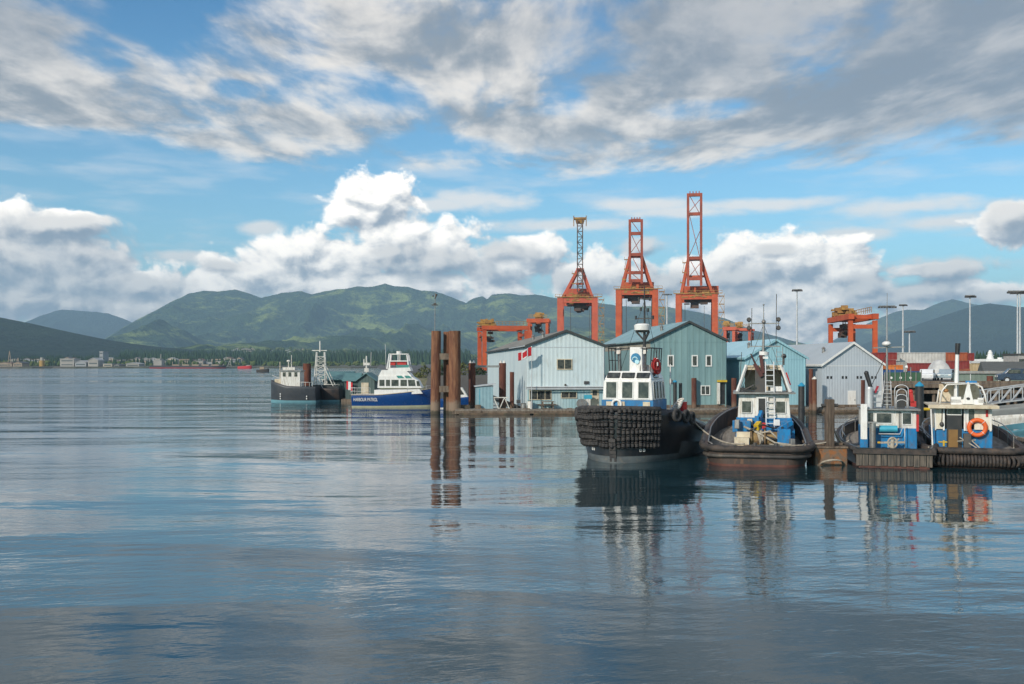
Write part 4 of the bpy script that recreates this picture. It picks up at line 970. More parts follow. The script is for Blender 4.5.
b = MB(); b.cyl((-.1, ha+1.0, 3.1), (-.12, ha+1.0, 6.55), .11, .06, 10); b.cyl((-.12, ha+1.0, 6.5), (-.1, ha+1.0, 8.9), .025, .015)
b.bar((-1.0, ha+1.0, 6.15), (1.0, ha+1.0, 6.2), .06); b.box((-.12, ha+1.0, 6.4), (.3, .2, .2)); b.build('mast', STEEL, T3)
b = MB(); b.ball((-.15, ha+.95, 6.35), .30, (1, 1, .45)); b.build('radar_dome', WHITE2, T3)
b = MB(); b.cyl((1.0, ha+.9, 6.2), (1.15, ha+.9, 6.22), .1, .15); b.build('loudhailer', WHITE2, T3)
b = MB(); b.tube([(-.42, ha+.9, 3.15), (-.3, ha+.9, 5.2)], .03); b.tube([(.18, ha+.9, 3.15), (.1, ha+.9, 5.2)], .03)
for i in range(7): z = 3.4+.28*i; b.bar((-.4+.03*i, ha+.9, z), (.17, ha+.9, z), .035)
for z in (3.5, 3.9, 4.4): b.box((-.75, ha+.7, z-.1), (.45, .4, .3))
b.build('mast_frame', ALU, T3)
b = MB(); b.bar((-.1, ha+1, 5.9), (-1.2, ha+.4, 4.2), .03); b.build('stay', DARK, T3)
b = MB()   # arched cage on the roof
for x0, x1, h in ((.30, 1.15, 1.75), (.42, 1.05, 1.45), (.36, 1.1, 1.05), (.36, 1.1, .65)):
    pts = [(x0, ha+.5, 3.15)]+[((x0+x1)/2-(x1-x0)/2*math.cos(a), ha+.5, 3.15+h-.35+.35*math.sin(a)) for a in np.linspace(0, math.pi, 8)]+[(x1, ha+.5, 3.15)]
    b.tube(pts, .035, 5)
b.build('roof_cage', ALU, T3)
b = MB(); b.box((.72, ha+.75, 3.7), (.45, .5, 1.0)); b.build('dark_hatch', BLACK, T3)
b = MB(); b.box((1.35, ha+.6, 3.95), (.22, .3, .75), ry=R(-8)); b.ball((1.30, ha+.6, 4.4), .17); b.box((1.45, ha+.6, 3.5), (.35, .3, .4)); b.build('red_suit_bundle', RED, T3)
b = MB(); b.box((-.85, ha+.4, 4.55), (.14, .1, .55), ry=R(20)); b.build('small_ensign', mat('ensign', (.35,.03,.05), .8), T3)

def fz3(z, n):
    if z < 3.1: return .7+(z-.7)*.86
    if n.split('.')[0] in ('mast', 'radar_dome', 'stay'): return 2.76+(z-3.1)*1.0
    return 2.76+(z-3.1)*.67
adjust(T3, base3, lambda x: .75*x-.02, fz3)

# ---- tug 4: rightmost tug with open wheelhouse
YAW4 = R(-19); L4, B4_ = 10, 2.25
c4 = at(974, HZ, 47.6); c4 = Vector((c4.x+.08, 47.6, 0))+Vector((math.sin(-YAW4), math.cos(YAW4), 0))*(L4/2)
T4 = thing('tugboat', 'rightmost tug with orange lifebuoy on its cabin and a ribbed rubber stern', 'tugboat', tuple(c4), YAW4)
zt4 = interp([(0, .95), (.5, 1.15), (1, 1.9)]); zd4 = interp([(0, .72), (.5, .78), (1, 1.3)])
fd4 = lambda t: plan_round(t, .5, .52, .16); fw4 = lambda t: plan_round(t, .4, .48, .16)*.9
hull_mesh(stations(L4, B4_, fd4, fw4, zt4, zd4), PROF, [ANTI, DBRN], .10, .16, parent=T4)
for sg in (1, -1):
    b = MB(); b.tube([(sg*(B4_*fd4(t)+.02), -L4/2+L4*t, zt4(t)-.1) for t in np.linspace(.03, .97, 20)], .15, 8); b.build('rail_fender', RUBBER2, T4)
    b = MB(); b.tube([(sg*(B4_*fd4(t)-.2), -L4/2+L4*t, zt4(t)+.2+.25*math.sin(t*3)) for t in np.linspace(.2, .9, 12)], .03, 5)
    for t in (.3, .5, .7): b.cyl((sg*(B4_*fd4(t)-.2), -L4/2+L4*t, zd4(t)), (sg*(B4_*fd4(t)-.2), -L4/2+L4*t, zt4(t)+.3), .025)
    b.build('side_rail', STEEL, T4)
b = MB(); b.tube(stern_line(L4, B4_, fd4, .08, lambda t: zt4(t)-.12), .17, 8); b.build('stern_fender', RUBBER2, T4)
b = MB(); sl_ = stern_line(L4, B4_, fd4, .10, lambda t: .36, 14, .2); acc = 0
for p, q_ in zip(sl_, sl_[1:]):
    d_ = (q_-p); L_ = d_.length
    while acc < L_: b.torus(p+d_*(acc/L_), .24, .075, d_, 10, 5); acc += .155
    acc -= L_
b.build('ribbed_fender', RUBBER2, T4)
base4 = kids(T4); ha = -L4/2+1.2
b = MB(); b.box((-.15, ha+1.6, 1.3), (3.25, 3.2, 1.22)); b.build('lower_deckhouse', BLUE, T4, bev=.03)
b = MB(); b.box((-.15, ha+2.7, 2.5), (3.1, 1.0, 1.2)); b.box((.95, ha+1.0, 2.5), (.95, 2.2, 1.2)); b.box((-1.45, ha+1.0, 2.5), (.5, 2.2, 1.2)); b.build('deckhouse', mat('yellowed_white', (.66,.61,.48), .55, c2=(.72,.70,.62), amt=.8, dirt=((.3,.18,.1), .4)), T4)
for x in (-1.68, -1.2, -.05, .1, 1.35): b = MB(); b.box((x, ha-.06, 2.48), (.10 if x != .1 else .12, .1, 1.3)); b.build('post', WHITE2, T4)
b = MB(); b.box((-.62, ha+.02, 1.95), (.85, .06, 2.3)); b.build('dark_doorway', BLACK, T4)
b = MB(); b.box((-.68, ha-.03, 1.3), (.52, .05, 1.15)); b.build('half_door', mat('varnished_brown', (.22,.12,.03), .5, c2=(.14,.07,.02)), T4)
wpane(T4, (.30, ha-.03, 2.62), .52, .70, 0, 0, WHITE2); b = MB(); b.box((.25, ha-.06, 2.2), (.7, .04, .12)); b.build('red_sill', RED, T4)
wpane(T4, (-.62, ha-.03, 2.85), .75, .35, 0, 0, WHITE2)
b = MB(); b.box((-.18, ha+1.45, 3.17), (3.75, 4.1, .13)); b.box((-.18, ha-.58, 3.1), (3.85, .06, .2)); b.build('roof', CREAM, T4)
b = MB(); b.bar((-1.95, ha-.5, 3.2), (-1.85, ha-.55, 1.0), .07); b.build('roof_stanchion', WHITE2, T4)
t = (1.0-.5, ha-.24, 1.98); b = MB(); b.torus((.73, ha-.2, 1.98), .37, .105, (0, 1, 0), 28, 10); lb = b.build('lifebuoy', LIFE, T4); lb.location = (-.55, 0, -.08)
b = MB()
for k in range(4):
    a = math.pi/4+k*math.pi/2; b.torus((.73+.37*math.cos(a), ha-.2, 1.98+.37*math.sin(a)), .115, .012, (-math.sin(a), 0, math.cos(a)), 10, 4)
b.build('grab_band', WHITE2, lb)
b = MB(); b.box((1.15, ha-.1, 2.75), (.12, .1, .35)); b.build('fire_extinguisher', RED, T4)
b = MB(); b.ball((-1.32, ha-.12, 2.15), .13); b.cyl((-1.32, ha-.1, 2.15), (-1.28, ha-.1, 3.0), .03); b.build('hanging_lamp', DARK, T4)
b = MB(); b.box((-1.25, ha-.02, 1.22), (.5, .04, .06)); b.box((-1.2, ha-.03, 1.15), (.1, .05, .3)); b.build('yellow_fitting', YELLOW, T4)
b = MB(); b.bar((-.35, ha-.3, 1.5), (.9, ha-.9, .8), .05); b.bar((0, ha-.3, 1.6), (1.0, ha-.8, .75), .05); b.bar((-.5, ha-.3, 1.3), (.5, ha-.5, 1.4), .04); b.build('boathook', ROPE, T4)
b = MB(); b.box((.05, ha-.35, 1.25), (.4, .4, .9)); b.build('capstan', DARK, T4)
b = MB()   # curved frame over the upper station
for y in (ha+.6, ha+2.4):
    b.tube([(-1.35, y, 3.25), (-1.25, y, 4.3), (-.95, y, 4.85), (.55, y, 4.95), (.95, y, 4.7), (1.15, y, 4.0), (1.22, y, 3.25)], .06, 6)
for p in ((-1.25, 4.3), (-.6, 4.9), (.55, 4.95), (1.15, 4.0)): b.bar((p[0], ha+.6, p[1]), (p[0], ha+2.4, p[1]), .06)
for x in (-.45, .3): b.bar((x, ha+.6, 3.25), (x, ha+.6, 4.9), .05)
b.build('canopy_frame', WHITE2, T4)
b = MB(); b.box((-.1, ha+2.3, 4.1), (2.3, .05, 1.5)); b.build('canopy_screen', CREAM, T4)
b = MB(); b.box((-.15, ha+1.5, 4.98), (1.9, 2.0, .06)); b.build('canopy_top', WHITE, T4)
b = MB(); b.box((0.1, ha+.35, 3.45), (1.75, .5, .42)); b.box((-.5, ha+.35, 3.62), (.55, .5, .5)); b.box((.85, ha+.3, 3.6), (.3, .4, .4)); b.build('console_box', WHITE2, T4)
b = MB(); b.ext([(-.22, 3.3), (.42, 3.3), (.13, 5.1), (.07, 5.1)], lambda u, v, k: (u+.05, k, v), ha+.02, ha+.1); b.build('radar_tripod', WHITE2, T4); b = MB(); b.cyl((.15, ha-.03, 3.75), (.15, ha+.02, 3.75), .10, .10, 12); b.build('speaker_hole', BLACK, T4)
b = MB(); b.cyl((-.42, ha+1.0, 3.2), (-.34, ha+1.0, 6.75), .14, .11, 12); b.build('exhaust_pipe', WHITE2, T4)
b = MB(); b.cyl((-.34, ha+1.0, 6.72), (-.31, ha+1.0, 7.5), .13, .15, 12); b.build('exhaust_tip', BLACK, T4)
b = MB(); b.ball((-1.0, ha+.75, 4.35), .16); b.build('brass_horn', mat('brass_brown', (.35,.16,.05), .5), T4)
b = MB(); b.box((.42, ha+1.0, 5.05), (.6, .5, .25)); b.build('blue_tarp', BLUE, T4)

def fz4(z, n):
    if z < 3.1: return z*.945
    return 2.96+(z-3.17)*(.71 if n.startswith('exhaust') else .60)
adjust(T4, base4, lambda x: .82*x-.33, fz4, ('lifebuoy', 'grab_band'))
# ------------------------------------------------------------------ left boats
YP = 116.
# pilot launch, broadside, bow to the right
LP, BP = 9.1, 1.55
cP = at(392.6, HZ, YP); TP = thing('patrol_boat', 'blue hulled patrol boat with white wheelhouse and flybridge, bow to the tall piles', 'motor boat', (cP.x, YP, 0), R(-92))
ztp = interp([(0, 1.45), (.35, 1.45), (.7, 1.75), (1, 2.15)]); zdp = interp([(0, 1.2), (1, 1.75)])
hull_mesh(stations(LP, BP, lambda t: plan(t, .45, .95), lambda t: plan(t, .3, .9)*.85, ztp, zdp), PROF, [mat('boot_cream', (.45,.44,.30), .6), NAVY], .22, .08, parent=TP, deck_mat=WHITE2)
def side_text(txt, size, loc, parent, m, name='lettering'):
    cu = bpy.data.curves.new(name, 'FONT'); cu.body = txt; cu.size = size; cu.extrude = .01; cu.align_x = 'LEFT'
    o = bpy.data.objects.new(name, cu); COL.objects.link(o)
    dg = bpy.context.evaluated_depsgraph_get(); me = bpy.data.meshes.new_from_object(o.evaluated_get(dg)); bpy.data.objects.remove(o)
    o = bpy.data.objects.new(name, me); me.materials.clear(); me.materials.append(m); COL.objects.link(o)
    o.parent = parent; o.location = loc; return o
# local +x of this boat points towards the camera... its starboard side is local +x; text runs along local +y
o = side_text('HARBOUR PATROL', .56, (BP*1.0+.03, -LP/2+.25, .72), TP, WHITE2); o.rotation_euler = (R(90), 0, R(90)); o.scale = (.58, 1, 1)
b = MB(); b.tube([(BP*plan(t, .45, .95)+.02, -LP/2+LP*t, ztp(t)) for t in np.linspace(0, .98, 16)], .05, 6); b.tube([(-BP*plan(t, .45, .95)-.02, -LP/2+LP*t, ztp(t)) for t in np.linspace(0, .98, 16)], .05, 6); b.build('gunwale', CREAM, TP)
def y_(px): return (px-392.6)*YP/F*1.0
def z_(py): return CH-(py-HZ)*(YP-1.3)/F
b = MB(); b.ext([(y_(376), 1.3), (y_(424), 1.6), (y_(421), 2.1), (y_(376), 2.0)], lambda u, v, k: (k, u, v), -1.25, 1.25); b.build('coaming', WHITE2, TP)
b = MB(); b.ext([(y_(379), z_(388)), (y_(423), z_(388)), (y_(419), z_(380.5)), (y_(412), z_(376)), (y_(380), z_(376))], lambda u, v, k: (k, u, v), -1.15, 1.15); cab = b.build('cabin', WHITE2, TP)
for i, (a, c, up) in enumerate(((381, 386, 0), (387.5, 391.5, 0), (393, 400, 0), (402, 408.3, 0), (410, 417, 0), (418.5, 421.5, 0))):
    b = MB(); k = .4 if i > 3 else 0
    b.ext([(y_(a), z_(386)), (y_(c), z_(386)), (y_(c)-k*.3, z_(379.8 if i < 5 else 381)), (y_(a)-k*.2, z_(379.8 if i < 5 else 381))], lambda u, v, k: (k, u, v), 1.15, 1.175); b.build('window', GLASS, cab)
b = MB(); b.ext([(y_(380), z_(376)), (y_(413), z_(376)), (y_(408), z_(371)), (y_(383), z_(370))], lambda u, v, k: (k, u, v), -1., 1.); b.build('cabin_roof', WHITE2, TP)
for a, c in ((399.5, 406), (407.5, 413.5)):
    b = MB(); b.ext([(y_(a), z_(378.2)), (y_(c), z_(378.2)), (y_(c)-.35, z_(375.6)), (y_(a)-.2, z_(375.6))], lambda u, v, k: (k, u, v), 1.15, 1.19); b.build('skylight', GLASSG, cab)
b = MB(); b.ext([(y_(388), z_(371)), (y_(412), z_(371)), (y_(411), z_(367.5)), (y_(390), z_(368))], lambda u, v, k: (k, u, v), -.95, .95); b.build('flybridge', WHITE2, TP)
b = MB(); b.ext([(y_(398), z_(368)), (y_(411), z_(368)), (y_(409.5), z_(364.8)), (y_(397), z_(364.8))], lambda u, v, k: (k, u, v), -.9, .92); b.build('windscreen', GLASSG, TP)
b = MB()
for s in (-.85, .85):
    b.bar((-s, y_(390), z_(354)), (s, y_(390), z_(354)), .06) if s > 0 else None
    b.bar((s, y_(388.5), z_(369)), (s*.8, y_(390.5), z_(354)), .16); b.bar((s, y_(410), z_(368)), (s*.8, y_(408), z_(355)), .14)
    b.bar((s*.9, y_(389), z_(361)), (s*.9, y_(409), z_(361)), .12); b.bar((s*.8, y_(390), z_(354)), (s*.8, y_(408), z_(354)), .10)
    b.bar((s*.85, y_(399), z_(361)), (s*.85, y_(399), z_(354)), .08)
b.build('radar_arch', WHITE2, TP)
for a, c in ((391, 396), (398, 407)): b = MB(); b.box((0, (y_(a)+y_(c))/2, z_(363.3)), (1.3, y_(c)-y_(a), .42)); b.build('bridge_seat', RED, TP)
b = MB(); b.cyl((0, y_(399), z_(354)), (0, y_(399), z_(351)), .3, .3, 14); b.build('radar_dome', WHITE2, TP)
b = MB(); b.cyl((.6, y_(387), z_(369)), (.6, y_(386), z_(344)), .02); b.build('whip_antenna', WHITE2, TP)
railing(TP, [(1.4, -4.7, 1.45), (1.4, -3.9, 1.45), (1.4, -3.1, 1.45), (1.4, -2.4, 1.45)], .8, m=WHITE2); railing(TP, [(-1.4, -4.7, 1.45), (-4.7*0-.0, -4.75, 1.45), (1.4, -4.7, 1.45)], .8, m=WHITE2)
railing(TP, [(1.3, 1.9, 1.75), (1.0, 3.1, 1.85), (.6, 4.0, 2.0), (.1, 4.7, 2.1)], .45, m=ALU, mid=False)

# two floating boat sheds and the dark fishing boats behind
def boathouse(label, px0, px1, Y, ye, yr_, ybase, depth, door=True, rz=0):
    x0 = at(px0, HZ, Y).x; w = (px1-px0)*Y/F; ze = CH-(ye-HZ)*Y/F; zr = CH-(yr_-HZ)*Y/F
    t = thing('boathouse', label, 'boathouse', (x0, Y, 0), rz)
    b = MB(); b.ext([(0, .35), (w, .35), (w, ze), (w*.5, zr), (0, ze)], lambda u, v, k: (u, k, v), 0, depth); b.build('wall', mat('boathouse_green', (.07,.11,.105), .7, c2=(.10,.14,.13), rib=.4, ribc=.3), t)
    r = MB()
    for sg in (-1, 1): r.ext([(w/2, zr+.02), (w/2+sg*(w/2+.3), ze-.12), (w/2+sg*(w/2+.3), ze), (w/2, zr+.14)], lambda u, v, k: (u, k, v), -.3, depth+.3)
    r.build('roof', R2B, t)
    b = MB(); b.box((w/2, depth/2, .2), (w+1.2, depth+1.6, .4)); b.build('float', WOOD, t)
    return t, w
R2B = mat('teal_shingle_roof', (.10,.21,.22), .7, c2=(.07,.16,.17), sc=1, amt=.8)
tb, wb = boathouse('right floating green boathouse with white door, beside the patrol boat', 358, 374.5, 128, 380.5, 373.8, 397, 5.)
b = MB(); b.box((wb*.42, -.03, 1.55), (.95, .05, 2.1)); b.build('door', CREAM, tb)
# long-side roofs seen to the left: sheds ridge runs across
def long_shed(label, px0, px1, Y, ye, yr_, depth):
    x0 = at(px0, HZ, Y).x; w = (px1-px0)*Y/F; ze = CH-(ye-HZ)*Y/F; zr = CH-(yr_-HZ)*(Y+depth/2)/F
    t = thing('boathouse', label, 'boathouse', (x0, Y, 0))
    b = MB(); b.ext([(0, .35), (depth, .35), (depth, ze), (depth/2, zr), (0, ze)], lambda u, v, k: (k, u, v), 0, w); b.build('wall', mat('boathouse_dark_green', (.05,.085,.085), .7, c2=(.08,.115,.11), rib=.4, ribc=.3), t)
    r = MB()
    for sg in (-1, 1): r.ext([(depth/2, zr+.03), (depth/2+sg*(depth/2+.4), ze-.1), (depth/2+sg*(depth/2+.4), ze+.03), (depth/2, zr+.16)], lambda u, v, k: (k, u, v), -.4, w+.3)
    r.build('roof', R2B, t); b = MB(); b.box((w/2, depth/2-.2, .2), (w+.8, depth+1.6, .4)); b.build('float', WOOD, t); return t
long_shed('left floating green boathouse with wide teal roof behind the white lattice mast', 323, 349.5, 136, 379.5, 372.5, 6.)
long_shed('middle floating boathouse with teal roof between the other two boathouses', 345.5, 357.8, 131, 380.5, 374, 4.)
f = thing('hanging_flag', 'small red and white flag hanging at the middle boathouse wall', 'flag', tuple(at(346.5, 380.5, 130.2)))
b = MB()
for i, (w_, mi) in enumerate(((.22, 0), (.35, 1), (.22, 0))): x = (0, .22, .57)[i]; b.box((x+w_/2, 0, -.6-.1*i), (w_, .03, 1.1), mi=mi)
b.build('cloth', [bpy.data.materials['flag_red'], bpy.data.materials['flag_white']], f)

YT = 131.
def fishing(label, px0, px1, Y, zb, zs, hullm, bootm, bow_left=True, B=2.0, yaw=0):
    L = (px1-px0)*Y/F; c = at((px0+px1)/2, HZ, Y)
    t = thing('fishing_boat', label, 'fishing boat', (c.x, Y, 0), R(90) if bow_left else R(-90))
    zt = interp([(0, zs), (.6, zs*1.05), (1, zb)]); zd = interp([(0, zs-.5), (1, zb-.6)])
    hull_mesh(stations(L, B, lambda t: plan(t, .45, .85), lambda t: plan(t, .3, .8)*.85, zt, zd), PROF, [bootm, hullm], .26, .1, parent=t)
    return t, L
CHAR = mat('charcoal_hull', (.035,.042,.052), .5, c2=(.05,.056,.065), amt=.8, dirt=((.12,.09,.07), .25)); BOOT = mat('light_blue_boot', (.15,.33,.39), .5)
TF, LF = fishing('charcoal fishing boat with white wheelhouse and light blue waterline, farthest left', 271, 318, YT, 2.9, 2.05, CHAR, BOOT)
# local +y = bow = picture left
def yl(px): return -((px-294.5)*YT/F)
def zf_(py): return CH-(py-HZ)*YT/F
b = MB(); b.ext([(yl(283), 2.0), (yl(302), 1.9), (yl(302), zf_(371.5)), (yl(283), zf_(371))], lambda u, v, k: (k, u, v), -1.3, 1.3); wh = b.build('wheelhouse', WHITE, TF)
for px in (286.5, 292, 298): b = MB(); b.box((-1.32, yl(px), zf_(374.3)), (.04, .36, .55)); b.build('window', GLASS, wh)
b = MB(); b.ext([(yl(281.5), zf_(371)), (yl(303), zf_(371.5)), (yl(303), zf_(370.3)), (yl(281.5), zf_(370))], lambda u, v, k: (k, u, v), -1.45, 1.45); b.build('wheelhouse_roof', STEEL, TF)
b = MB(); b.box((0, yl(290), zf_(368.6)), (1.6, 1.6, .35)); b.ball((0, yl(288.5), zf_(361)), .25, (1, 1, .6)); b.cyl((0, yl(288.5), zf_(361)), (0, yl(288.5), zf_(369)), .06); b.cyl((0, yl(291.5), zf_(369)), (0, yl(291.5), zf_(355)), .05); b.bar((-.5, yl(291), zf_(363)), (.5, yl(291), zf_(363)), .05); b.build('roof_gear', WHITE, TF)
b = MB(); b.box((0, yl(279.5), 2.5), (1.6, .9, 1.1)); b.cyl((.0, yl(280), 2.8), (0, yl(280), 5.3), .05); b.build('forward_locker', CREAM, TF)
b = MB(); b.tube([(-1.6, yl(315), 2.6), (-1.7, yl(303), 2.65)], .03); b.tube([(-1.2, yl(283), 3.1), (-.2, yl(272.5), 3.5)], .03)
for px in (304, 308, 312, 315): b.cyl((-1.68, yl(px), 2.0), (-1.65, yl(px), 2.65), .025)
b.build('railing', WHITE, TF)
b = MB()
for px, z in ((283, .5), (283, .8), (283, 1.1), (309.5, .5), (309.5, .8)): b.box((-1.86+.14*(px < 290)*2.2, yl(px), z), (.05, .12, .18))
b.build('draught_mark', WHITE2, TF)
TL, LL = fishing('dark workboat with tall white lattice gantry beside the green boathouses', 317, 341, YT+3, 1.9, 1.7, mat('black_hull', (.02,.02,.024), .6, c2=(.06,.04,.03), amt=.8), BOOT, True, 1.7)
def yl2(px): return -((px-329)*(YT+3)/F)
def zg(py): return CH-(py-HZ)*(YT+3)/F
b = MB(); tw = [(-.8, yl2(314.5)), (-.8, yl2(326.5)), (.8, yl2(326.5)), (.8, yl2(314.5))]; tp = [(-.3, yl2(317)), (-.3, yl2(324.5)), (.3, yl2(324.5)), (.3, yl2(317))]
za, zb_ = zg(393), zg(352)
for (x, y), (u, v) in zip(tw, tp): b.bar((x, y, za), (u, v, zb_), .11)
for k in range(1, 9):
    t = k/9
    q = [(x+(u-x)*t, y+(v-y)*t, za+(zb_-za)*t) for (x, y), (u, v) in zip(tw, tp)]
    for i in range(4): b.bar(q[i], q[(i+1) % 4], .06)
    if k < 8:
        t2 = (k+1)/9; q2 = [(x+(u-x)*t2, y+(v-y)*t2, za+(zb_-za)*t2) for (x, y), (u, v) in zip(tw, tp)]
        b.bar(q[0], q2[1], .045); b.bar(q[2], q2[3], .045)
b.bar((0, yl2(312), zg(350.5)), (0, yl2(327), zg(350.5)), .1); b.cyl((0, yl2(320), zg(352)), (0, yl2(320), zg(341)), .11, .08)
b.build('lattice_gantry', WHITE, TL)
b = MB()
for s in (-.9, .9): b.bar((s, yl2(324), zg(364)), (s, yl2(338), zg(394)), .09); b.bar((s, yl2(320), zg(378)), (s, yl2(328), zg(399)), .07)
b.bar((-.9, yl2(338), zg(394)), (.9, yl2(338), zg(394)), .08); b.bar((-.9, yl2(331), zg(380)), (.9, yl2(331), zg(380)), .07)
b.tube([(-.9, yl2(341), zg(384.5)), (-.9, yl2(318), zg(384.5))], .05)
b.build('stern_frame', WHITE, TL)
b = MB(); b.box((0, yl2(322), zg(389)), (1.6, 2.4, 1.1)); b.box((0, yl2(333), zg(389)), (2.0, 1.8, .8)); b.build('net_drum', BLACK, TL)
pile('dark red pile standing behind the charcoal fishing boat', 307, 363.5, 395, 8.2, YT+6, RUSTD)
t = thing('mast', 'white mast with radar behind the right green boathouse', 'mast', tuple(Vector((at(366.5, HZ, 140).x, 140, 0))))
z = lambda py: CH-(py-HZ)*140/F
b = MB(); b.cyl((0, 0, 0), (0, 0, z(356)), .16, .1); b.box((0, 0, z(364)), (.9, .3, .35)); b.box((0, 0, z(370)), (.6, .3, .5)); b.cyl((-.35, 0, z(366)), (-.35, 0, z(359)), .08); b.cyl((.6, 0, z(366)), (.65, 0, z(352)), .03); b.build('pole', WHITE, t)

# moored white runabout behind the dolphin
t = thing('motorboat', 'small white and blue motorboat moored between the tall piles and the rusty pair', 'motor boat', (at(457, HZ, 112).x, 112, 0), R(-90))
hull_mesh(stations(5.2, 1.0, lambda t: plan(t, .45, .9), lambda t: plan(t, .3, .85)*.85, interp([(0, 1.0), (1, 1.45)]), interp([(0, .8), (1, 1.1)])), PROF, [WHITE2, NAVY], .15, .06, parent=t)
b = MB(); b.ext([(-1.5, 1.0), (1.3, 1.2), (.6, 2.35), (-1.2, 2.35)], lambda u, v, k: (k, u, v), -.8, .8); cb = b.build('cabin', WHITE2, t)
b = MB(); b.ext([(-1.0, 1.5), (.85, 1.6), (.45, 2.2), (-.9, 2.2)], lambda u, v, k: (k, u, v), .8, .83); b.build('window', GLASS, cb)

# ------------------------------------------------------------------ shrubs on the spit
def shrub(label, px, Y, w, h, m, seed, z0=2.4, name='shrub'):
    p = at(px, HZ, Y); t = thing(name, label, 'shrub', (p.x, Y, z0)); rr = random.Random(seed)
    b = MB()
    for i in range(5): b.cyl((0, 0, 0), (rr.uniform(-w/3, w/3), rr.uniform(-.3, .3), h*.6), .06, .02, 5)
    b.build('stem', WOOD, t); b = MB()
    for i in range(420):
        a, r = rr.uniform(0, 6.28), rr.random()**.5; zz = rr.random(); k = math.sin(math.pi*min(1, zz*.9+.15))**.6
        c = Vector((math.cos(a)*r*w/2*k, math.sin(a)*r*w/3*k, h*zz*(.8+.3*rr.random()))); s = rr.uniform(.1, .24)
        q = Matrix.Rotation(rr.uniform(0, 3), 3, 'Z') @ Matrix.Rotation(rr.uniform(-1, 1), 3, 'X')
        b.add([c+q @ Vector((-s, 0, -s*.6)), c+q @ Vector((s, 0, -s*.6)), c+q @ Vector((0, 0, s))], [(0, 1, 2)])
    b.build('leaves', m, t)
shrub('yellowish shrub on the bank left of the tall piles, tallest of the bank shrubs', 425, 178, 4.6, 3.4, LEAF, 1, 1.2)
shrub('low olive shrub just left of the tall piles', 417, 186, 4.2, 2.2, LEAF, 2, 1.2)
shrub('green shrub seen through the gap in the tall piles', 442, 176, 2.6, 2.8, LEAFD, 3, 2.0)
shrub('yellow green bush between the tall piles and the rusty pair', 463, 180, 4.5, 2.6, LEAF, 4, 2.6)
shrub('low dry bush at the foot of the left orange gantry', 478, 182, 3.2, 1.8, LEAFD, 5, 2.8)
tag(MB().add([(-34,172,-1),(-12,170,-1),(-12,240,-1),(-46,240,-1),(-31,180,1.6),(-14,175,2.6),(-14,236,3.02),(-42,236,1.8)],[(0,1,5,4),(4,5,6,7),(3,0,4,7)]).build('shore', mat('shore_gravel', (.17,.15,.11), .95, c2=(.09,.10,.05), sc=.5, amt=1.)), kind='structure')
